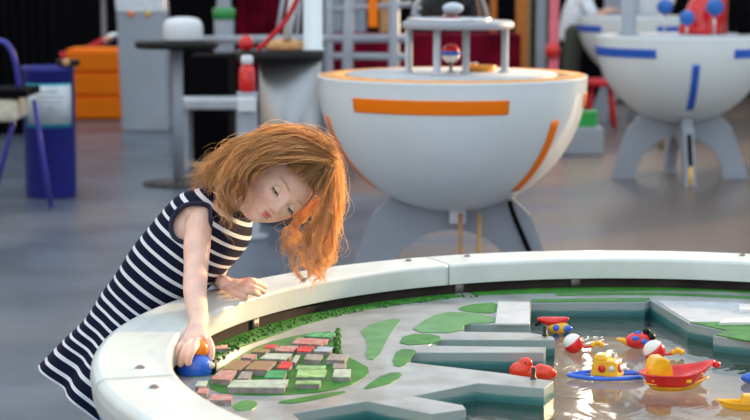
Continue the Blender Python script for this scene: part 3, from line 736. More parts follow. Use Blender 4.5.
# legs
hip = P(133, 330, Y=GY); HX = hip.x
for s, yy in ((-1, GY-.052), (1, GY+.052)):
    x0 = HX-.03
    tube(B, [(x0+.035, yy-.01*s, .465), (x0+.02, yy, .42), (x0+.005, yy, .34), (x0, yy+.002*s, .27), (x0-.012, yy+.004*s, .17), (x0-.008, yy+.004*s, .08), (x0-.004, yy+.004*s, .045)], [.050, .054, .048, .041, .040, .029, .028], 18, 26, caps='round')
    tube(B, [(x0-.03, yy+.004*s, .034), (x0+.02, yy+.004*s, .036), (x0+.09, yy+.01*s, .024)], [.026, .029, .022], 14, 8, caps='round')
body = B.build('body', 'rim', girl)
rm = body.modifiers.new('union', 'REMESH'); rm.mode = 'VOXEL'; rm.voxel_size = .0019; rm.use_smooth_shade = True
sm = body.modifiers.new('smooth', 'SMOOTH'); sm.factor = .5; sm.iterations = 5
for s, yy in ((-1, GY-.052), (1, GY+.052)):
    x0 = HX-.03; yc = yy+.004*s; rings = []
    for k, (dx, wd, h) in enumerate([(-.062, .014, .026), (-.056, .026, .048), (-.03, .033, .060), (.01, .034, .060), (.05, .037, .046), (.09, .036, .038), (.118, .026, .032), (.127, .012, .024)]):
        rings.append([Vector((x0+dx, yc+wd*math.cos(q), max(.001, h/2+(h/2)*math.sin(q)*1.0))) for q in [2*math.pi*i/20 for i in range(20)]])
    m = MB(); loft(m, rings); m.build('shoe', 'sock', girl)

def mat_skin():
    m = mat('skin', (.87, .56, .45), .42, var=.03, scale=40, sss=.25)
    n = m.node_tree.nodes; l = m.node_tree.links; b = n['Principled BSDF']; src = b.inputs['Base Color'].links[0].from_socket
    b.inputs['Specular IOR Level'].default_value = .4
    g = n.new('ShaderNodeTexCoord'); sub = n.new('ShaderNodeVectorMath'); sub.operation = 'SUBTRACT'; l.new(g.outputs['Object'], sub.inputs[0]); sub.inputs[1].default_value = HC
    def dot(v):
        d = n.new('ShaderNodeVectorMath'); d.operation = 'DOT_PRODUCT'; l.new(sub.outputs[0], d.inputs[0]); d.inputs[1].default_value = v; return d.outputs['Value']
    x, y, z = dot(r), dot(f), dot(u)
    ab = n.new('ShaderNodeMath'); ab.operation = 'ABSOLUTE'; l.new(x, ab.inputs[0])
    def blob(xs, c, rad, col, fac, soft=.6):
        nonlocal src
        cm = n.new('ShaderNodeCombineXYZ'); l.new(xs, cm.inputs[0]); l.new(y, cm.inputs[1]); l.new(z, cm.inputs[2])
        s1 = n.new('ShaderNodeVectorMath'); s1.operation = 'SUBTRACT'; l.new(cm.outputs[0], s1.inputs[0]); s1.inputs[1].default_value = c
        s2 = n.new('ShaderNodeVectorMath'); s2.operation = 'DIVIDE'; l.new(s1.outputs[0], s2.inputs[0]); s2.inputs[1].default_value = rad
        s3 = n.new('ShaderNodeVectorMath'); s3.operation = 'LENGTH'; l.new(s2.outputs[0], s3.inputs[0])
        mr = n.new('ShaderNodeMapRange'); mr.interpolation_type = 'SMOOTHSTEP'; mr.inputs[1].default_value = 1; mr.inputs[2].default_value = soft; mr.inputs[4].default_value = fac; l.new(s3.outputs['Value'], mr.inputs[0])
        mx = n.new('ShaderNodeMix'); mx.data_type = 'RGBA'; l.new(mr.outputs[0], mx.inputs[0]); l.new(src, mx.inputs[6]); mx.inputs[7].default_value = (*col, 1); src = mx.outputs[2]
    blob(ab.outputs[0], (.034, .075, -.034), (.024, .06, .020), (.78, .30, .24), .45, 0)
    blob(ab.outputs[0], (0, .09, -.030), (.012, .05, .010), (.80, .34, .26), .35, 0)
    blob(ab.outputs[0], (0, .09, -.0465), (.0160, .05, .0038), (.62, .12, .13), .9, .6)
    blob(ab.outputs[0], (0, .09, -.0545), (.0130, .05, .0048), (.66, .15, .15), .9, .6)
    blob(ab.outputs[0], (0, .09, -.0503), (.0175, .05, .0012), (.22, .03, .03), .9, .5)
    l.new(src, b.inputs['Base Color'])
    return m
body.data.materials[0] = mat_skin()
bl = body.location
# object space of the body is shifted by its parent's place; children sit at -parent, so object coords are world metres already

# eyes: ball, lid, lashes, brow
for s in (1, -1):
    ec = hl(s*.0262, .0640, -.001)
    m = MB(); ellipsoid(m, ec, (.0134, .0134, .0134), 20, 14); m.build('eyeball', 'eye_white', girl)
    m = MB(); g_ = (f*.80-u*.62).normalized(); ellipsoid(m, ec+g_*.0088, (.0060, .0060, .0060), 14, 10); m.build('iris', 'iris', girl)
    def lidp(az, el, rad): return ec+HM@Vector((math.sin(az)*math.cos(el)*rad, math.cos(az)*math.cos(el)*rad, math.sin(el)*rad))
    vs = []; na, ne = 22, 10
    for j in range(ne+1):
        for i in range(na+1):
            az = math.radians(-80+160*i/na); e0 = math.radians(-13+8*(abs(i/na-.5)*2)**2); el = e0+(math.radians(85)-e0)*j/ne; vs.append(lidp(az, el, .0147))
    m = MB(); m.add(vs, [(j*(na+1)+i, j*(na+1)+i+1, (j+1)*(na+1)+i+1, (j+1)*(na+1)+i) for j in range(ne) for i in range(na)])
    lid = m.build('eyelid', body.data.materials[0], girl)
    pts = [lidp(math.radians(-62+124*k/12), math.radians(-14+8*(abs(k/12-.5)*2)**2*.6), .0152) for k in range(13)]
    m = MB(); tube(m, pts, [.0005]+[.0011]*11+[.0006], 6)
    for k in range(1, 12):
        a = pts[k]; out = (a-ec).normalized(); tube(m, [a, a+out*.003-u*.0035, a+out*.0062-u*.0050], [.0005, .00045, .0002], 4)
    m.build('eyelashes', 'lash', lid)
    m = MB()
    for k in range(26):
        q = k/25; a = Vector((s*(.012+.030*q), 0, .0175+.0045*math.sin(q*2.4)+.0012*rng.standard_normal())); 
        tube(m, [surf(a.x, a.z, .0004), surf(a.x+s*.005, a.z+.0008, .0004)], [.0004, .0002], 4)
    m.build('eyebrow', 'brow', girl)
for s in (1, -1):
    m = MB(); ellipsoid(m, surf(s*.0052, -.0368, -.0016), (.0020, .0020, .0012), 8, 6, rot=HM); m.build('nostril', 'lash', girl)

# hair
hairr = MB()
def keep(v):
    if v.z < -.035 and v.y > -.02: return False
    if v.y > .0 and v.z < .060: return v.y < .018 and v.z > -.03
    return True
head_mesh(hairr, .0055, keep, 70, 60, features=False)
hc = hairr.build('hair', 'hair_base', girl); tag(hc, 'wavy shoulder length ginger hair with a fringe')
V, F, T = [], [], []
def strand(pts, w0, tone):
    """thin three-sided tube"""
    n = len(pts); pts = np.asarray(pts); d = np.gradient(pts, axis=0); d /= np.linalg.norm(d, axis=1)[:, None]+1e-9
    a = np.cross(d, [.31, .92, .23]); a /= np.linalg.norm(a, axis=1)[:, None]+1e-9; b = np.cross(d, a)
    w_ = w0*np.clip(np.minimum(1.0, (1-np.linspace(0, 1, n))*3+.25), 0, 1)[:, None]
    base = len(V) and V[-1][1] or 0
    ring = np.stack([pts+a*w_, pts-a*w_*.5+b*w_*.87, pts-a*w_*.5-b*w_*.87], 1).reshape(-1, 3)
    k = np.arange(n-1)[:, None]*3; q = []
    for s in range(3):
        s2 = (s+1) % 3; q.append(np.concatenate([k+s, k+s2, k+3+s2, k+3+s], 1))
    q = np.concatenate(q)+base
    V.append((ring, base+len(ring))); F.append(q); T.append(np.full(len(ring), tone))
def lock(guide, count, r0, r1, amp, freq, n=26, w=.00042, fly=0, tone=.5, per=13):
    """a lock is several wavy clumps, a clump a dozen hairs that wave together"""
    g = np.array(catmull([P(a-max(0, a-325)*.32-max(0, 215-a)*.10, b+max(0, 165-b)*.12, Y=c) for a, b, c in guide], n)); s = np.linspace(0, 1, n)
    d = np.gradient(g, axis=0); d /= np.linalg.norm(d, axis=1)[:, None]
    sx = np.cross(d, [0, 1, .1]); sx /= np.linalg.norm(sx, axis=1)[:, None]; sy = np.cross(d, sx)
    left = count
    while left > 0:
        m_ = min(left, per); left -= m_
        o = rng.standard_normal(3); o *= rng.random()**.5/np.linalg.norm(o); o2 = .6*o+.4*rng.standard_normal(3)*.6
        ph = rng.random()*6.28; am = 2.0*amp*(.5+.9*rng.random()); fq = freq*(.8+.5*rng.random()); endc = 1-.25*rng.random()**1.5; tc_ = tone-.04+rng.normal(0, .24)
        loose = rng.random() < fly; lv = rng.standard_normal(3)*(.014 if loose else .003)
        for k in range(m_):
            q = rng.standard_normal(3); sp_ = (.0022+.0016*s)[:, None]
            off = (o+.25*q)[None]*(r0*(1-s)[:, None])+o2[None]*(r1*s[:, None])+q[None]*sp_*.6+lv[None]*(s**1.5)[:, None]
            p1 = ph+rng.normal(0, .22); a1 = am*(.85+.3*rng.random()); env = a1*np.clip(s*1.4-.08, 0, 1)**1.1
            p_ = g+off+sx*(env*np.sin(fq*6.28*s+p1))[:, None]+sy*(env*.8*np.cos(fq*6.28*s+p1))[:, None]
            if rng.random() < .12: p_ = p_+rng.standard_normal(3)[None]*(.013*s**1.4)[:, None]
            mm_ = max(8, int(n*endc*(1-.08*rng.random()))); p_ = p_[:mm_]
            loc = (p_-np.array(HC))@np.array(HM)
            qq = np.sqrt((loc[:, 0]/.0755)**2+(loc[:, 1]/.094)**2+(loc[:, 2]/.104)**2)
            q2 = 1+(np.where(qq < 1.02, 1.02/np.maximum(qq, .3), 1)-1)*np.clip((loc[:, 2]+.06)/.05, 0, 1)
            p_ = np.array(HC)+(loc*q2[:, None])@np.array(HM).T
            strand(p_, w*(.7+.6*rng.random()), float(np.clip(tc_+rng.normal(0, .12), 0, 1)))
# sweeping over her right side to the left of the picture
L_ = [
 ([(336, 150, 3.72), (315, 131, 3.70), (285, 126, 3.70), (255, 134, 3.73), (228, 152, 3.76), (204, 171, 3.78), (187, 186, 3.78)], 190, .012, .014, .006, 2.6),
 ([(336, 152, 3.69), (312, 137, 3.66), (283, 132, 3.65), (254, 143, 3.67), (230, 160, 3.70), (210, 176, 3.72), (196, 187, 3.73)], 200, .011, .015, .006, 2.4),
 ([(334, 156, 3.66), (310, 144, 3.635), (281, 140, 3.62), (255, 150, 3.64), (236, 166, 3.66), (222, 184, 3.67), (212, 196, 3.66)], 200, .010, .013, .006, 2.2),
 ([(332, 158, 3.64), (308, 150, 3.62), (280, 149, 3.61), (254, 160, 3.62), (236, 176, 3.64), (226, 194, 3.645), (221, 210, 3.63)], 180, .009, .012, .006, 2.4),
 ([(326, 160, 3.63), (302, 156, 3.61), (276, 158, 3.605), (252, 168, 3.615), (239, 186, 3.625), (231, 206, 3.63), (231, 230, 3.63)], 110, .008, .012, .006, 2.2),
 ([(312, 160, 3.63), (290, 158, 3.61), (265, 162, 3.60), (247, 176, 3.61), (239, 194, 3.62), (234, 214, 3.62), (239, 234, 3.63)], 65, .007, .008, .006, 2.4),
 ([(330, 142, 3.77), (303, 128, 3.79), (272, 129, 3.82), (242, 146, 3.85), (216, 165, 3.85), (194, 180, 3.83)], 170, .013, .016, .006, 2.4),
 ([(328, 148, 3.82), (300, 140, 3.84), (268, 146, 3.86), (240, 165, 3.86), (218, 185, 3.84), (205, 196, 3.8)], 130, .013, .016, .006, 2.2),
 ([(300, 130, 3.72), (270, 133, 3.71), (240, 150, 3.73), (215, 172, 3.75), (200, 178, 3.76), (183, 184, 3.77)], 90, .016, .018, .008, 2.8),
 ([(290, 150, 3.62), (260, 157, 3.62), (241, 170, 3.63), (229, 188, 3.64), (221, 204, 3.63), (227, 222, 3.62), (223, 238, 3.62)], 55, .010, .012, .007, 2.6),
 # right of the face, hanging free
 ([(334, 150, 3.73), (346, 170, 3.74), (346, 198, 3.75), (339, 224, 3.75), (330, 248, 3.74), (320, 268, 3.74), (307, 284, 3.73)], 120, .010, .012, .007, 2.8),
 ([(334, 156, 3.70), (343, 178, 3.70), (341, 204, 3.71), (334, 230, 3.71), (325, 252, 3.71), (322, 270, 3.71), (316, 282, 3.71)], 120, .010, .012, .007, 3.0),
 ([(334, 166, 3.68), (337, 190, 3.68), (333, 212, 3.69), (322, 234, 3.70), (313, 254, 3.70), (304, 270, 3.70), (298, 280, 3.70)], 110, .009, .010, .007, 3.0),
 ([(330, 186, 3.68), (328, 203, 3.69), (318, 220, 3.70), (306, 236, 3.71), (300, 252, 3.71), (304, 268, 3.71)], 80, .009, .009, .007, 2.8),
 ([(330, 150, 3.78), (342, 176, 3.80), (342, 206, 3.81), (332, 234, 3.80), (320, 256, 3.78), (312, 274, 3.77)], 100, .012, .013, .007, 2.8),
 ([(320, 200, 3.72), (306, 214, 3.73), (296, 226, 3.74), (292, 242, 3.73), (297, 257, 3.73)], 80, .009, .010, .007, 2.4),
 ([(332, 165, 3.70), (328, 184, 3.70), (322, 202, 3.705), (313, 216, 3.71)], 70, .008, .008, .004, 2.0),
 ([(322, 165, 3.80), (328, 200, 3.82), (320, 226, 3.82), (308, 246, 3.80)], 60, .016, .012, .007, 2.4),
]
for k_, (g, c, r0, r1, am, fq) in enumerate(L_): lock(g, c, r0, r1, am, fq, fly=.3, tone=.6 if k_ < 10 else .75)  # right-hand locks toned lighter, sun glow painted into the hair colour
# broad coat over the crown so no scalp shows
for k in range(26):
    q = k/25
    # root ring behind the fringe, falling to the back and sides
    a0 = (334-6*q, 150+14*q, 3.66+.16*q*0+.16*(k % 3)/2)
    x1 = 300-20*rng.random()
    lock([(335+3*rng.random(), 150+12*rng.random(), a0[2]), (318-6*q, 138+14*rng.random(), a0[2]-.02), (292, 131+22*rng.random(), a0[2]-.02), (262, 141+24*rng.random(), a0[2]), (243-8*rng.random(), 160+22*rng.random(), a0[2]+.01)], 60, .014, .016, .004, 1.6, n=20, tone=.45, fly=.1)
# fringe
for k in range(22):
    q = k/21; ex, ey = 283+39*q, 169+30*q
    rx, ry = 322+13*q, 148+16*q
    yy = 3.640+.02*q
    lock([(rx, ry, 3.67), (.6*rx+.4*ex+3, .6*ry+.4*ey-3, yy-.005), (.25*rx+.75*ex+1, .25*ry+.75*ey-2, yy-.008), (ex, ey, yy-.002)], 56, .007, .0045, .0012, 1.0, n=12, tone=.38, w=.0004)
# loose single hairs
for k in range(200):
    g, c, r0, r1, am, fq = L_[rng.integers(len(L_))]; lock(g, 1, .02, .03, .010, fq*1.2, fly=1, w=.0003, tone=.8)
# end curls
for cx, cy in ((301, 281), (316, 278), (309, 270), (297, 268), (323, 268), (290, 250)):
    a0 = rng.random()*6.28
    pts = [(cx+6*math.sin(a0+.9*k)*(1-.07*k), cy-14+4*k+4*math.cos(a0+.9*k), 3.72+.006*math.cos(.9*k)) for k in range(8)]
    lock(pts, 16, .004, .004, .001, 1, tone=.7)
vv = np.concatenate([a for a, _ in V]); ff = np.concatenate(F); tt = np.concatenate(T)
me = bpy.data.meshes.new('strands'); me.vertices.add(len(vv)); me.vertices.foreach_set('co', vv.ravel().astype(np.float32))
me.loops.add(ff.size); me.loops.foreach_set('vertex_index', ff.ravel().astype(np.int32)); me.polygons.add(len(ff))
me.polygons.foreach_set('loop_start', np.arange(0, ff.size, 4, dtype=np.int32)); me.update(calc_edges=True)
me.polygons.foreach_set('use_smooth', np.ones(len(ff), bool))
at = me.attributes.new('tone', 'FLOAT', 'POINT'); at.data.foreach_set('value', tt.astype(np.float32))
me.materials.append(M['hair']); so_ = bpy.data.objects.new('strands', me); COL.objects.link(so_); so_.parent = hc; so_['kind'] = 'stuff'

# ================================================================== BOWL EXHIBITS
def bowl(cx, cy, R, zr, lon0, accent, label, top, axes=(0, 1)):
    t = thing('bowl_exhibit', label, 'exhibit', (cx, cy, 0), None)
    prof = [(R*math.sin(a), zr-R*math.cos(a)) for a in np.linspace(0, math.pi/2, 26)]
    prof = [(max(r_, 0), z) for r_, z in prof]+[(R+.001, zr+.005), (R-.001, zr+.008), (R-.006, zr+.008), (R-.007, zr+.003), (0, zr+.003)]
    m = MB(); lathe(m, (cx, cy, 0), prof, 72); m.build('bowl', 'bowl_white', t)
    def patch_(lo0, lo1, la0, la1, fn=None):
        vs = []; nu, nv = 20, 14
        for off in (.0005, .003):
            for j in range(nv+1):
                for i in range(nu+1):
                    lo = math.radians(lo0+(lo1-lo0)*i/nu) if fn is None else fn(i/nu, j/nv)
                    la = math.radians(la0+(la1-la0)*j/nv); rr = (R+off)*math.cos(la)
                    vs.append((cx+rr*math.sin(lo), cy-rr*math.cos(lo), zr-(R+off)*math.sin(la)))
        N = (nu+1)*(nv+1); q = [(j*(nu+1)+i, j*(nu+1)+i+1, (j+1)*(nu+1)+i+1, (j+1)*(nu+1)+i) for j in range(nv) for i in range(nu)]
        fs = [tuple(reversed(x)) for x in q]+[tuple(k+N for k in x) for x in q]
        b = [i for i in range(nu+1)]+[j*(nu+1)+nu for j in range(1, nv+1)]+[nv*(nu+1)+i for i in range(nu-1, -1, -1)]+[j*(nu+1) for j in range(nv-1, 0, -1)]
        fs += [(b[k], b[(k+1) % len(b)], b[(k+1) % len(b)]+N, b[k]+N) for k in range(len(b))]
        m = MB(); m.add(vs, fs); m.build('stripe', accent, t)
    for k in range(3):
        c = lon0+60+120*k; patch_(c-34, c+34, 6, 11.8)
        ml = lon0+120*k
        wd = .021
        patch_(0, 0, 15.5, 53, fn=lambda i, j, ml=ml: math.radians(ml)+(i-.5)*2*wd/(R*math.cos(math.radians(15.5+37.5*j))))
    m = MB(); lathe(m, (cx, cy, zr), [(R*.982, .003), (R*.982, .010), (R*.79, .010), (R*.79, .003)], 64); m.build('top_ring', 'orange_top' if accent == 'orange' else 'light_grey', t)
    m = MB(); lathe(m, (cx, cy, zr), [(0, .004), (R*.78, .004), (R*.78, .014), (0, .014)], 64); m.build('top_plate', 'light_grey', t)
    # crossed arch legs
    zb = zr-R
    for ax in axes:
        pr = []
        n = 16; Wd = R*.80
        outer = [(-Wd, 0)]+[(-Wd+(Wd*.30)*(s**.7), (zb+.17)*s) for s in [k/6 for k in range(1, 7)]]
        top_l = [(x, zr-math.sqrt(max(0, (R+.004)**2-x*x))-.0) for x in np.linspace(-Wd*.68, Wd*.68, 13)]
        inner = [((Wd*.62)*math.cos(a), (zb*.66)*math.sin(a)) for a in np.linspace(0, math.pi, n)]
        # strip between bowl/outer line and arch
        out = [(-Wd, 0), (-Wd*.93, .10), (-Wd*.84, .20), (-Wd*.74, .31)]+[(x, z) for x, z in top_l if abs(x) < Wd*.66]+[(Wd*.74, .31), (Wd*.84, .20), (Wd*.93, .10), (Wd, 0)]
        k = len(out); inn = [((Wd*.64)*-math.cos(a), (zb*.78)*math.sin(a)) for a in np.linspace(0, math.pi, k)]
        th = .022 if ax == 0 else .030
        vs = []
        for off in (-th, th):
            for x, z in out+inn: vs.append((cx+x, cy+off, z) if ax == 0 else (cx+off, cy+x, z))
        N = 2*k; fs = []
        for i in range(k-1):
            fs += [(i, i+1, k+i+1, k+i), (N+i+1, N+i, N+k+i, N+k+i+1), (i+1, i, N+i, N+i+1), (k+i, k+i+1, N+k+i+1, N+k+i)]
        fs += [(0, k, N+k, N), (k-1, N+k-1, N+2*k-1, 2*k-1)]
        m = MB(); m.add(vs, fs, False); m.build('arch_leg', 'grey_panel', t)
    m = MB(); box(m, (cx+.02, cy-.08, zb-.01), (.06, .06, .05)); m.build('hub_block', 'white_plastic', t)
    return t
BY = 6.67; BX = P(452, 74, Y=BY).x; BR = .507; BZ = .833
b1 = bowl(BX, BY, BR, BZ, -73, 'orange', 'big white bowl exhibit with orange stripes and a clear dome above it, behind the table', None, (0,))
m = MB()
for dx in (.03, .10): lathe(m, (BX+dx, BY-.12, 0), [(.008, 0), (.008, .33), (0, .33)], 10)
m.build('support_rod', 'wood', b1)
m = MB(); tube(m, [(BX+.36, BY-.05, 0), (BX+.30, BY-.05, .16), (BX+.24, BY-.06, .30), (BX+.215, BY-.10, .37)], .010, 8, 14); tag(m.build('cable_cover', 'black', b1), 'dark strip running down the leg')
# dome stand
ds = thing('dome_stand', 'clear domed display standing on four posts on the orange striped bowl', 'exhibit', (BX, BY, BZ+.014))
zt = BZ+.014; zp = 1.015
for px_, dy in ((409, .06), (437, -.14), (466, -.05), (505, .06)):
    x = P(px_, 40, Y=BY+dy).x; m = MB(); lathe(m, (x, BY+dy, 0), [(.024, zt), (.024, zt+.006), (.014, zt+.008), (.014, zp), (0, zp)], 14); m.build('post', 'light_grey', ds)
PX = P(458, 30, Y=BY).x
m = MB(); lathe(m, (PX, BY, 0), [(0, zp), (.205, zp), (.21, zp+.006), (.21, zp+.020), (.2, zp+.028), (0, zp+.028)], 56); m.build('platform', 'grey_panel', ds)
DX = P(450, 20, Y=BY).x
m = MB(); lathe(m, (DX, BY, 0), [(.150*math.cos(a), zp+.029+.16*math.sin(a)) for a in np.linspace(0, math.pi/2, 16)], 40)
dm = m.build('dome', 'lens', ds); s_ = dm.modifiers.new('shell', 'SOLIDIFY'); s_.thickness = .003
m = MB(); lathe(m, (DX, BY, 0), [(0, zp+.028), (.08, zp+.028), (.07, zp+.035), (.03, zp+.045), (.02, zp+.06), (0, zp+.06)], 24); m.build('model_base', 'roof_pink', ds)
m = MB(); ellipsoid(m, (DX+.01, BY-.02, zp+.075), (.04, .04, .022), 18, 10); m.build('model_cloud', 'white_plastic', ds)
m = MB(); lathe(m, (DX, BY, 0), [(.150, zp+.028), (.160, zp+.028), (.160, zp+.040), (.150, zp+.040)], 48); m.build('dome_ring', 'bright_steel', ds)
gp = P(451, 50, Y=BY+.05)
t = thing('striped_globe', 'small red white and blue ball under the dome platform', 'ball', (gp.x, gp.y, zt))
r0 = .036; cz = zt+r0+.035
m = MB(); lathe(m, (gp.x, gp.y, cz), [(r0*math.cos(a), r0*math.sin(a)) for a in np.linspace(.3, math.pi/2, 8)], 24); m.build('upper_cap', 'red', t)
m = MB(); lathe(m, (gp.x, gp.y, cz), [(r0*math.cos(a), r0*math.sin(a)) for a in np.linspace(-.15, .3, 5)], 24); m.build('middle_band', 'toy_blue', t)
m = MB(); lathe(m, (gp.x, gp.y, cz), [(r0*math.cos(a), r0*math.sin(a)) for a in np.linspace(-1.2, -.15, 6)], 24); m.build('lower_band', 'toy_white', t)
m = MB(); lathe(m, (gp.x, gp.y, zt), [(.02, 0), (.02, .004), (.007, .006), (.007, .04), (0, .04)], 12); m.build('stem', 'steel', t)
op = P(479, 66, Y=BY+.14)
t = thing('orange_tray', 'low orange tray on the bowl top behind the posts', 'tray', (op.x, op.y, zt))
m = MB(); lathe(m, (op.x, op.y, zt), [(0, 0), (.055, 0), (.068, .02), (.063, .022), (.05, .006), (0, .006)], 32); m.build('tray', 'orange_top', t)
m = MB(); lathe(m, (op.x-.02, op.y-.02, zt+.006), [(.012, 0), (.012, .02), (.016, .022), (.016, .028), (0, .028)], 12); m.build('knob', 'bright_steel', t)

RY = 10.4; RX = P(682, 36, Y=RY).x
b2 = bowl(RX, RY, .505, BZ, 0, 'bowl_blue', 'white bowl exhibit with blue stripes at the right of the room', None)
Wd = .505*.80
m = MB(); tube(m, [(RX, RY-Wd*.93-.012, .12), (RX, RY-Wd*.84-.012, .20), (RX, RY-Wd*.76-.012, .29)], .012, 8); tag(m.build('cable_cover', 'black', b2), 'black cover at the top of the front leg')
m = MB(); tube(m, [(RX, RY-Wd-.012, .01), (RX, RY-Wd*.93-.012, .11)], .010, 8); tag(m.build('cable', 'yellow', b2), 'yellow cable')
def ball(px, py, Y, r_, label, m_='skyblue'):
    p = P(px, py, Y=Y); t = thing('ball', label, 'ball', p, 'blue balls on sticks above the blue striped bowl')
    m = MB(); ellipsoid(m, p, (r_, r_, r_), 22, 14); m.build('sphere', m_, t)
    m = MB(); tube(m, [(p.x, p.y, BZ+.014), (p.x, p.y, p.z-r_*.9)], .006, 8); m.build('stick', 'bright_steel', t)
ball(665, 7, RY+.1, .048, 'leftmost blue ball above the blue striped bowl')
ball(687, 18, RY-.1, .045, 'lowest and middle blue ball above the blue striped bowl')
ball(715, 7, RY-.1, .052, 'rightmost and largest blue ball in front of the red housing')
hp = P(704, 30, Y=RY+.08)
t = thing('red_housing', 'bright red rounded housing on top of the blue striped bowl', 'exhibit', (hp.x, hp.y, BZ+.014))
m = MB(); lathe(m, (hp.x-.02, hp.y, BZ+.014), [(.13, 0), (.13, .03), (.11, .10), (.07, .19), (.03, .25), (0, .26)], 32); m.build('cone', 'red', t)
m = MB(); lathe(m, (hp.x+.085, hp.y+.02, BZ+.014), [(.055, 0), (.055, .20), (.045, .23), (0, .235)], 24); m.build('drum', 'red', t)
pp = P(625, 38, Y=RY-.02)
m = MB(); lathe(m, (pp.x+.02, pp.y, BZ+.014), [(.06, 0), (.06, .012), (.045, .015), (.045, 1.1), (0, 1.1)], 20)
tag(m.build('grey_post', 'grey_panel'), 'thick grey post standing on the left side of the blue striped bowl', 'post')
pp = P(745, 30, Y=RY+.05)
t = thing('dark_stand', 'dark teal leaning stand at the right end of the blue striped bowl top', 'stand', (pp.x, pp.y, BZ+.014))
m = MB(); tube(m, [(pp.x, pp.y, BZ+.014), (pp.x-.04, pp.y+.05, BZ+.5)], .04, 10); m.build('column', 'black', t)
m = MB(); tube(m, [(pp.x+.06, pp.y-.05, BZ+.014), (pp.x+.03, pp.y-.05, BZ+.5)], .02, 10); m.build('side_tube', 'grey_panel', t)
CY3 = 14.2; X3 = P(641, 17, Y=CY3).x
b3 = bowl(X3, CY3, .505, BZ, -20, 'bowl_blue', 'farthest white bowl exhibit, half hidden behind the blue striped bowl', None)
wp_ = P(650, 6, Y=CY3)
t = thing('white_drum', 'white drum standing on the farthest bowl', 'exhibit', (wp_.x, wp_.y, BZ+.014))
m = MB(); lathe(m, (wp_.x, wp_.y, BZ+.014), [(.09, 0), (.09, .22), (.085, .23), (0, .23)], 28); m.build('drum', 'white_plastic', t)
m = MB(); ellipsoid(m, (wp_.x+.14, wp_.y-.1, BZ+.15), (.05, .05, .05), 16, 10); m.build('clear_ball', 'bright_steel', t)
m = MB(); tube(m, [(wp_.x+.14, wp_.y-.1, BZ+.014), (wp_.x+.14, wp_.y-.1, BZ+.11)], .008, 8); m.build('stem', 'steel', t)

# child behind the bowls
VY = 14.66; vx = P(571, 30, Y=VY).x
vis = thing('person', 'child in a white shirt and olive trousers reaching over the farthest bowl', 'person', (vx, VY, 0))
m = MB()
for s in (-1, 1):
    tube(m, [(vx+.02, VY+s*.07, .70), (vx, VY+s*.08, .40), (vx-.01, VY+s*.085, .08)], [.085, .065, .05], 14, 12, caps='round')
m.build('trousers', 'trousers', vis)
B2 = MB()
hd = Vector((vx+.20, VY-.03, 1.18))
ellipsoid(B2, hd, (.085, .075, .10), 22, 14)
ellipsoid(B2, hd+Vector((.085, 0, -.01)), (.014, .012, .016), 8, 6)
for s in (-1, 1):
    ellipsoid(B2, hd+Vector((0, s*.075, 0)), (.016, .01, .025), 8, 6)
    tube(B2, [(vx+.02, VY+s*.05, .70), (vx, VY+s*.075, .40), (vx-.01, VY+s*.085, .10)], [.06, .048, .036], 12, 10)
tube(B2, [(vx+.10, VY, .98), tuple(hd-Vector((.02, 0, .05)))], [.045, .04], 12, 6)
tube(B2, [(vx+.02, VY, .66), (vx+.04, VY, .82), (vx+.09, VY, .98)], [.09, .09, .08], 16, 10, caps='round')
for s in (-1, 1):
    sh_ = Vector((vx+.09, VY+s*.12, .97)); el_ = Vector((vx+.17, VY+s*.13, .84)); wr_ = Vector((vx+.31, VY+s*.10-.05, .885))
    tube(B2, [sh_, el_, wr_], [.035, .028, .02], 12, 14, caps='round')
    ellipsoid(B2, wr_+Vector((.03, 0, 0)), (.03, .022, .012), 12, 8)
    for k in range(4): tube(B2, [wr_+Vector((.045, (k-1.5)*.010, 0)), wr_+Vector((.075, (k-1.5)*.011, -.006)), wr_+Vector((.09, (k-1.5)*.011, -.016))], .0055, 6, 6, caps='round')
    tube(B2, [wr_+Vector((.015, -s*.018, 0)), wr_+Vector((.045, -s*.034, -.006))], .006, 6, caps='round')
for s in (-1, 1): tube(B2, [(vx-.01, VY+s*.085, .12), (vx-.01, VY+s*.085, .05), (vx+.08, VY+s*.09, .035)], [.035, .035, .028], 10, 8, caps='round')
vb = B2.build('body', body.data.materials[0], vis); r2 = vb.modifiers.new('union', 'REMESH'); r2.mode = 'VOXEL'; r2.voxel_size = .005; r2.use_smooth_shade = True
m2 = mat('skin_plain', (.72, .42, .30), .5); vb.data.materials[0] = m2
m = MB(); tube(m, [(vx+.01, VY, .63), (vx+.02, VY, .75), (vx+.05, VY, .88), (vx+.09, VY, 1.0), (vx+.10, VY, 1.02)], [.118, .115, .115, .10, .06], 18, 16)
for s in (-1, 1): tube(m, [(vx+.08, VY+s*.09, .97), (vx+.13, VY+s*.13, .90), (vx+.165, VY+s*.13, .85)], [.06, .052, .048], 14, 8)
m.build('shirt', 'shirt', vis)
m = MB(); ellipsoid(m, hd+Vector((-.018, 0, .022)), (.09, .085, .095), 20, 12); m.build('hair', 'hair_base', vis)
for s in (-1, 1):
    m = MB(); ellipsoid(m, (vx+.035, VY+s*.09, .035), (.10, .04, .034), 16, 8, fn=lambda v: Vector((v.x, v.y, max(v.z, -.03)))); m.build('shoe', 'sock', vis)
    m = MB(); ellipsoid(m, hd+Vector((.077, s*.03, .01)), (.006, .008, .006), 8, 6); m.build('eye', 'black_gloss', vis)
m = MB(); ellipsoid(m, hd+Vector((.078, 0, -.045)), (.008, .022, .006), 8, 6); m.build('mouth', 'red_matte', vis)

# ================================================================== LEFT BACKGROUND
def FP(px, py): return P(px, py, z=0)
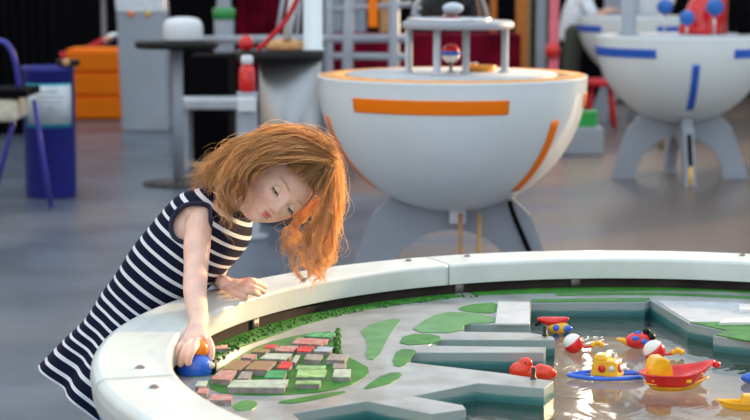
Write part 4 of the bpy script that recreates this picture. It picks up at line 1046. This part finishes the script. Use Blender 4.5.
# blue bin
p = FP(51.5, 196); R0 = 25.5/FPX*p.y
bin_ = thing('drum_bin', 'tall cobalt blue drum with a white notice taped to it', 'bin', p)
ztop = P(50, 66, Y=p.y).z
m = MB(); lathe(m, p, [(R0*.97, 0), (R0, .01), (R0, ztop-.03), (R0*1.03, ztop-.028), (R0*1.03, ztop), (R0*.95, ztop), (R0*.94, ztop-.02), (0, ztop-.02)], 40); m.build('drum', 'cobalt', bin_)
def arcpatch(c, R, a0, a1, z0, z1, name, m_, par, th=.002):
    rings = [[Vector((c.x+r_*math.cos(a), c.y+r_*math.sin(a), z)) for r_, z in ((R+.001, z0), (R+th, z0), (R+th, z1), (R+.001, z1))] for a in np.linspace(math.radians(a0), math.radians(a1), 16)]
    m = MB(); loft(m, rings); return m.build(name, m_, par)
zb_ = P(50, 128, Y=p.y-R0).z; zc_ = P(50, 86, Y=p.y-R0).z
arcpatch(p, R0, 222, 338, zb_, zc_+.01, 'notice_border', 'turquoise', bin_)
arcpatch(p, R0, 229, 336, zb_+.02, zc_, 'notice', 'paper', bin_, .004)
for k, (a0, a1) in enumerate(((250, 300), (250, 315), (250, 308), (250, 290))):
    z = zc_-.035-.028*k; arcpatch(p, R0, a0, a1, z, z+.007, 'text_line', 'grey_panel', bin_, .0055)
# objects on the bin
q = P(60, 84, Y=p.y-.04)
t = thing('camera_gadget', 'small dark gadget with a brass lens lying on the blue drum', 'gadget', (q.x, q.y, ztop))
m = MB(); box(m, (q.x+.05, q.y-.02, ztop+.02), (.12, .06, .035), rz=.3); m.build('case', 'black_gloss', t, bevel=.008)
m = MB(); ellipsoid(m, (q.x+.045, q.y-.055, ztop+.025), (.022, .018, .022), 14, 10); m.build('lens', 'wood', t)
# tubular blue chair
cy = P(0, 205, z=0).y
ch = thing('tubular_chair', 'blue tubular framed chair with a cream padded seat at the left edge', 'chair', (P(10, 120, Y=9).x, 9, 0))
def Q(a, b, Y): return P(a, b, Y=Y)
m = MB(); tube(m, [Q(-30, 52, 9.0), Q(-8, 42, 9.0), Q(4, 42, 9.0), Q(12, 52, 9.0), Q(17, 70, 9.02), Q(19, 88, 9.04)], .014, 10, 24); m.build('backrest_frame', 'blue_tube', ch)
for a, b, Y1 in (((34, 100), (51, 208), 8.95), ((14, 118), (-8, 205), 9.0), ((-35, 100), (-55, 208), 9.0), ((-30, 100), (-40, 185), 9.6)):
    e = P(b[0], b[1], z=0); s = P(a[0], a[1], Y=9.05); m = MB(); tube(m, [s, (s+e)/2, e+Vector((0, 0, .008))], .013, 8); m.build('leg', 'blue_tube', ch)
sa = Q(-40, 92, 9.0); sb = Q(32, 92, 9.0); zs = sa.z
m = MB(); box(m, ((sa.x+sb.x)/2, 9.05, zs), (sb.x-sa.x, .36, .04)); m.build('seat_board', 'black', ch, bevel=.01)
m = MB(); box(m, ((sa.x+sb.x)/2-.03, 9.05, zs-.085), (sb.x-sa.x-.06, .34, .12)); tag(m.build('seat_cushion', 'cream', ch, bevel=.03), 'cream padded underside')
# orange drawer cabinet
p = FP(95, 120); cw = 54/FPX*p.y; cd = .4; z1 = P(95, 49, Y=p.y).z
oc = thing('drawer_cabinet', 'low bright orange cabinet of stacked drawers by the black wall', 'cabinet', (p.x, p.y+cd/2, 0))
m = MB(); box(m, (p.x, p.y+cd/2, z1/2), (cw, cd, z1)); m.build('cabinet_body', 'orange', oc, bevel=.01)
for k in range(3):
    h_ = z1/3; m = MB(); box(m, (p.x, p.y-.012, h_*(k+.5)), (cw-.015, .024, h_-.04)); dr = m.build('drawer', 'orange', oc, bevel=.006)
# grey kiosk
Yk = FP(140, 131).y; x0, x1 = P(121, 60, Y=Yk).x, P(167, 60, Y=Yk).x; zk = P(140, 12, Y=Yk).z
kk = thing('info_kiosk', 'tall grey kiosk panel with a sloping top and small coloured buttons', 'kiosk', ((x0+x1)/2, Yk, 0))
m = MB(); vs = []
for yy, dz in ((Yk, 0), (Yk+.28, 0)):
    vs += [(x0, yy, 0), (x1, yy, 0), (x1-.01, yy, zk), (x0-.03, yy, zk)]
m.add(vs, [(0, 1, 2, 3), (5, 4, 7, 6), (4, 0, 3, 7), (1, 5, 6, 2), (3, 2, 6, 7), (4, 5, 1, 0)], False); m.build('pedestal', 'grey_panel', kk, bevel=.01)
m = MB(); m.add([(x0-.03, Yk-.01, zk), (x1-.01, Yk-.01, zk), (x1-.05, Yk+.20, zk+.5), (x0-.09, Yk+.20, zk+.5), (x0-.03, Yk+.28, zk), (x1-.01, Yk+.28, zk), (x1-.05, Yk+.25, zk+.5), (x0-.09, Yk+.25, zk+.5)],
    [(0, 1, 2, 3), (5, 4, 7, 6), (4, 0, 3, 7), (1, 5, 6, 2), (3, 2, 6, 7), (4, 5, 1, 0)], False); m.build('sloping_panel', 'light_grey', kk, bevel=.008)
for px_, mm_ in ((131, 'orange'), (148, 'yellow')):
    q = P(px_, 14, Y=Yk-.006); m = MB(); disc(m, q, Vector((0, -1, .1)), .022, .008); m.build('button', mm_, kk)
q = FP(132, 130); m = MB(); box(m, (q.x, q.y, .05), (.14, .12, .10)); tag(m.build('floor_box', 'white_plastic', None, bevel=.015), 'small white box on the floor at the foot of the grey kiosk', 'box')
# rope barrier
rb = thing('rope_barrier', 'red velvet rope with a chrome hook hanging from a dark stanchion', 'barrier', (P(104, 100, Y=15.1).x, 15.1, 0))
pr = [Q(-40, 30, 15), Q(0, 43, 15), Q(25, 53, 15), Q(55, 57, 15), Q(85, 51, 15), Q(107, 40, 15)]
m = MB(); tube(m, pr, .040, 10, 30); m.build('rope', 'red_matte', rb)
a, b = Q(106, 41, 14.95), Q(116, 35, 14.95); m = MB(); tube(m, [a, (a+b)/2+Vector((0, 0, .01)), b], [.026, .034, .022], 12, 8, caps='round'); m.build('hook', 'bright_steel', rb)
sx = Q(104, 34, 15.1).x; m = MB(); lathe(m, (sx, 15.1, 0), [(.16, 0), (.16, .02), (.03, .04), (.022, .06), (.022, 1.0), (.035, 1.01), (.03, 1.05), (0, 1.06)], 20); m.build('stanchion', 'grey_panel', rb)
sx = Q(-42, 30, 15.1).x; m = MB(); lathe(m, (sx, 15.1, 0), [(.16, 0), (.16, .02), (.03, .04), (.022, .06), (.022, 1.0), (.035, 1.01), (.03, 1.05), (0, 1.06)], 20); m.build('stanchion', 'grey_panel', rb)
# dark curtains behind
def curtain(xa, xb, Y, z1, mname, label, amp=.03, n=60):
    vs = []
    for off in (0, .02):
        for i in range(n+1):
            x = xa+(xb-xa)*i/n; y = Y+off+amp*math.sin(i*1.3)+amp*.4*math.sin(i*.7)
            vs += [(x, y, .01), (x, y, z1)]
    N = 2*(n+1); fs = [(2*i, 2*i+2, 2*i+3, 2*i+1) for i in range(n)]+[(N+2*i+2, N+2*i, N+2*i+1, N+2*i+3) for i in range(n)]
    fs += [(2*i+1, 2*i+3, N+2*i+3, N+2*i+1) for i in range(n)]
    m = MB(); m.add(vs, fs); o = m.build('curtain', mname); return tag(o, label, 'curtain')
curtain(P(-60, 0, Y=13.0).x, P(58, 0, Y=13.0).x, 13.0, 1.5, 'black', 'black floor length curtain behind the blue drum')
curtain(P(236, 0, Y=15.0).x, P(301, 0, Y=15.0).x, 15.0, 1.5, 'crimson', 'dark crimson curtain above the steel topped table')
# tall table with white dome
p = FP(179, 184); tt_ = thing('pedestal_table', 'tall bistro table with a thin black top and white column', 'table', p)
z1 = P(180, 41, Y=p.y).z; sc1 = p.y/FPX
m = MB(); lathe(m, p, [(36*sc1, 0), (36*sc1, .012), (8*sc1, .03), (0, .03)], 36); m.build('base_plate', 'dark_metal', tt_)
m = MB(); lathe(m, p, [(5.5*sc1, .02), (5.5*sc1, z1-.02), (0, z1-.02)], 20); m.build('column', 'grey_panel', tt_)
m = MB(); lathe(m, p, [(0, z1-.04), (40*sc1, z1-.04), (41.5*sc1, z1-.03), (41.5*sc1, z1), (0, z1)], 44); m.build('table_top', 'black_gloss', tt_)
q = Vector((P(183, 30, Y=p.y).x, p.y, z1))
t = thing('white_dome', 'white rounded dome lying on the tall black topped table', 'model', q)
m = MB(); rr = 20*sc1; lathe(m, q, [(rr*.96, 0), (rr, .02), (rr, .075), (rr*.93, .105), (rr*.78, .125), (rr*.4, .135), (0, .137)], 32); m.build('shell', 'white_plastic', t)
m = MB(); lathe(m, q, [(rr*1.02, .004), (rr*1.02, .016), (rr*.98, .018)], 32); m.build('base_band', 'light_grey', t)
# dark cube + white bench between
p = FP(210, 160); m = MB(); z1 = P(210, 56, Y=p.y).z; box(m, (p.x, p.y+.25, z1/2), (40/FPX*p.y, .5, z1)); tag(m.build('black_plinth', 'black', None, bevel=.01), 'black plinth between the two high tables', 'plinth')
bp = FP(214, 158); bn = thing('white_bench', 'low pale bench in front of the black plinth', 'bench', (bp.x, bp.y, 0))
bp = Vector((P(214, 100, Y=11.0).x, 11.0, 0)); zt1 = P(214, 98, Y=11).z
m = MB(); box(m, (bp.x, 11.0, zt1-.03), (68/FPX*11, .30, .06)); m.build('seat', 'light_grey', bn, bevel=.01)
for s in (-1, 1): m = MB(); box(m, (bp.x+s*28/FPX*11, 11.0, (zt1-.06)/2), (.05, .26, zt1-.06)); m.build('leg', 'grey_panel', bn)
# steel drum table
Ys = 8.6; sx = P(290, 60, Y=Ys).x; z1 = P(290, 50, Y=Ys).z; k1 = Ys/FPX
st = thing('drum_table', 'table with a brushed steel cylinder base and black round top', 'table', (sx, Ys, 0))
m = MB(); lathe(m, (sx, Ys, 0), [(31*k1, 0), (31*k1, z1-.05), (0, z1-.05)], 48); m.build('cylinder_base', 'steel', st)
tx = P(270, 50, Y=Ys).x
m = MB(); lathe(m, (sx-.05, Ys, 0), [(0, z1-.05), (42*k1, z1-.05), (44*k1, z1-.04), (44*k1, z1), (0, z1)], 48); m.build('table_top', 'black_gloss', st)
q = P(290, 49, Y=Ys); m = MB(); lathe(m, (q.x-.02, Ys, z1), [(.09, 0), (.10, .01), (.085, .04), (.04, .055), (0, .058)], 28); tag(m.build('wooden_dish', 'wood'), 'brown dish on the steel based table', 'dish')
m = MB(); px_ = P(313, 20, Y=Ys).x; lathe(m, (px_, Ys-.03, z1), [(.055, 0), (.055, .01), (.046, .013), (.046, 1.0), (0, 1.0)], 22); tag(m.build('white_column', 'bowl_white'), 'thick white column standing on the steel based table', 'column')
m = MB(); px_ = P(287, 45, Y=Ys-.06).x; p2 = P(293, 0, Y=Ys-.06); tube(m, [(px_, Ys-.06, z1+.055), (p2.x, Ys-.06, p2.z), (p2.x+.03, Ys-.06, p2.z+.3)], .022, 10); tag(m.build('white_rod', 'bowl_white'), 'leaning white rod rising from the brown dish', 'rod')
m = MB(); tube(m, [P(258, 50, Y=8.2), P(272, 36, Y=8.2), P(286, 20, Y=8.2), P(297, 0, Y=8.2), P(302, -10, Y=8.2)], .012, 8, 16); tag(m.build('red_strap', 'red_matte'), 'thin dark red strap sloping up beside the white rod', 'strap')
# hanging red bottle
p = Vector((P(247, 60, Y=8.1).x, 8.1, 0)); k2 = 8.1/FPX
zb2 = P(247, 92, Y=8.1).z
sb_ = thing('narrow_stand', 'narrow grey stand with a white block under the red bottle', 'stand', p)
m = MB(); lathe(m, p, [(.09, 0), (.09, .015), (.05, .02), (.045, zb2-.06), (.05, zb2), (0, zb2)], 24); m.build('column', 'grey_panel', sb_)
zz = P(247, 104, Y=8.1).z; m = MB(); box(m, (p.x, p.y-.03, zz), (.085, .06, .07)); m.build('block', 'white_plastic', sb_, bevel=.01)
bt = thing('bottle', 'red bottle with a clear pinkish cap left of the steel cylinder', 'bottle', (p.x, p.y, zb2))
m = MB(); lathe(m, (p.x, p.y, zb2), [(.030, 0), (.036, .008), (.038, .05), (.036, .10), (.022, .125), (0, .125)], 24); m.build('bottle_body', 'red', bt)
m = MB(); lathe(m, (p.x, p.y, zb2+.125), [(.020, 0), (.028, .006), (.028, .035), (.02, .042), (0, .042)], 20); m.build('cap', 'white_plastic', bt)
q = P(246, 38, Y=8.55); 
m = MB(); ellipsoid(m, (q.x+.0, Ys-.05, z1+.035), (.036, .036, .040), 18, 12); tag(m.build('red_ball', 'red'), 'round red ball on the left end of the steel based table top', 'ball')
# green white bottle shape at back
q = P(224, 20, Y=12.5); rx_ = thing('tall_canister', 'pale canister with a green band behind the dark tables', 'canister', (q.x, 12.5, 0))
m = MB(); lathe(m, (q.x, 12.5, 0), [(.07, 0), (.07, .9), (.05, .94), (.05, .99), (.06, 1.2), (0, 1.2)], 24); m.build('canister_body', 'grey_panel', rx_)
zg = P(224, 12, Y=12.4).z; m = MB(); lathe(m, (q.x, 12.5, 0), [(.058, zg-.06), (.078, zg-.05), (.078, zg+.02), (.058, zg+.03)], 24); m.build('band', 'toy_green', rx_)
# railing
rl = thing('railing', 'white and grey tubular railing behind the big bowl', 'railing', (P(330, 60, Y=10.5).x, 10.5, 0))
def hb(x0_, y0_, x1_, y1_, Y, r_, m_='grey_panel', name='rail'):
    m = MB(); tube(m, [P(x0_, y0_, Y=Y), P(x1_, y1_, Y=Y)], r_, 10); return m.build(name, m_, rl)
hb(200, 40, 410, 38, 10.5, .026); hb(330, 56, 412, 57, 10.5, .022); hb(326, 10, 412, 4, 10.5, .018)
for x in (345, 394, 330):
    a = P(x, 60, Y=10.5); m = MB(); tube(m, [(a.x, 10.5, 0), (a.x+(.03 if x == 345 else 0), 10.5, 1.35)], .034 if x != 330 else .02, 10); m.build('post', 'grey_panel', rl)
m = MB(); a = P(373, 20, Y=10.45); box(m, (a.x, 10.44, 1.08), (.055, .03, .38)); tag(m.build('orange_board', 'orange', rl), 'orange board tied to the railing')
hb(276, 40, 284, -6, 10.5, .012); hb(296, 50, 300, -6, 10.5, .012)
# display panels against the back wall
for xa, xb, mm_, lab, Y in ((322, 342, 'grey_panel', 'grey display panel behind the railing', 15.6), (350, 366, 'roof_blue', 'pale blue display panel behind the railing', 15.8), (380, 392, 'wood', 'narrow tan display panel behind the railing', 15.8),
                         (303, 316, 'crimson', 'narrow crimson display panel behind the white column', 15.2), (536, 546, 'grey_panel', 'slim grey display panel left of the red post', 15.7),
                         (604, 640, 'grey_panel', 'wide grey display panel behind the farthest bowl', 16.2), (517, 531, 'roof_brown', 'brown wooden panel right of the dome', 16.4)):
    a, b = P(xa, 20, Y=Y), P(xb, 20, Y=Y); dp = thing('display_panel', lab, 'panel', ((a.x+b.x)/2, Y, 0))
    m = MB(); box(m, ((a.x+b.x)/2, Y, .75), (b.x-a.x, .05, 1.4)); m.build('board', mm_, dp)
    m = MB(); box(m, ((a.x+b.x)/2, Y, .025), (b.x-a.x+.06, .30, .05)); m.build('foot', 'dark_metal', dp)
# orange door frame
a, b = P(493, 40, Y=14.5), P(521, 40, Y=14.5)
fr_ = thing('orange_portal', 'orange portal frame standing right of the clear dome', 'frame', ((a.x+b.x)/2, 14.5, 0))
for xx, w_ in ((a.x, .05), (b.x, .09)):
    m = MB(); box(m, (xx, 14.5, .62), (w_, .08, 1.24)); m.build('upright', 'tan_frame', fr_)
m = MB(); box(m, ((a.x+b.x)/2, 14.5, 1.27), (b.x-a.x+.12, .08, .08)); m.build('lintel', 'tan_frame', fr_)
m = MB(); box(m, ((a.x+b.x)/2, 14.5, .67), (b.x-a.x, .06, .05)); m.build('crossbar', 'tan_frame', fr_)
# low dark red counter
a, b = P(330, 50, Y=13.4), P(520, 50, Y=13.4); 
m = MB(); box(m, ((a.x+b.x)/2, 13.5, .37), (b.x-a.x, .4, .74)); tag(m.build('counter', 'crimson', None, bevel=.02), 'long dark red counter far behind the big bowl', 'counter')
# red and pink post
q = P(554, 30, Y=12.6)
rp = thing('marker_post', 'slim pink post with a round red collar right of the big bowl', 'post', (q.x, 12.6, 0))
m = MB(); lathe(m, (q.x, 12.6, 0), [(.12, 0), (.12, .02), (.036, .03), (.036, 1.3), (0, 1.3)], 18); m.build('pole', mat('pink', (.62, .12, .16), .5), rp)
zz = P(552, 51, Y=12.5).z; m = MB(); ellipsoid(m, (q.x-.01, 12.58, zz), (.055, .055, .06), 16, 10); m.build('collar', 'red', rp)
# red bar stool like object between bowls
q = FP(600, 130); rs2 = thing('red_stool', 'small dark red stool between the big bowl and the blue striped bowl', 'stool', (q.x, q.y, 0)); z1 = P(598, 79, Y=q.y).z
m = MB(); lathe(m, (q.x, q.y, 0), [(0, z1-.05), (.15, z1-.05), (.16, z1-.02), (.14, z1), (0, z1)], 28); m.build('seat', 'red_matte', rs2)
for k in range(4):
    a = math.pi/4+k*math.pi/2; m = MB(); tube(m, [(q.x+.10*math.cos(a), q.y+.10*math.sin(a), z1-.05), (q.x+.15*math.cos(a), q.y+.15*math.sin(a), .012)], .012, 8); m.build('leg', 'red_matte', rs2)
q = P(584, 118, Y=11.8); gb = thing('green_box', 'small green crate on a grey block right of the big bowl', 'box', (q.x, 11.8, q.z-.06))
m = MB(); box(m, (q.x, 11.8, q.z-.01), (.16, .14, .09)); m.build('crate', 'green', gb, bevel=.01)
m = MB(); box(m, (q.x, 11.8, q.z-.005+.045), (.17, .15, .012)); m.build('lid', 'green', gb)
m = MB(); box(m, (q.x, 11.8, (q.z-.055)/2), (.24, .2, q.z-.055)); tag(m.build('grey_block', 'grey_panel', None, bevel=.01), 'grey block carrying the small green crate', 'block')
q = FP(706, 170); m = MB(); lathe(m, (q.x, 12.2, 0), [(.07, 0), (.08, .02), (.07, .3), (.05, .34), (0, .35)], 20); tag(m.build('brown_bollard', 'roof_brown'), 'short brown bollard seen under the blue striped bowl', 'bollard')
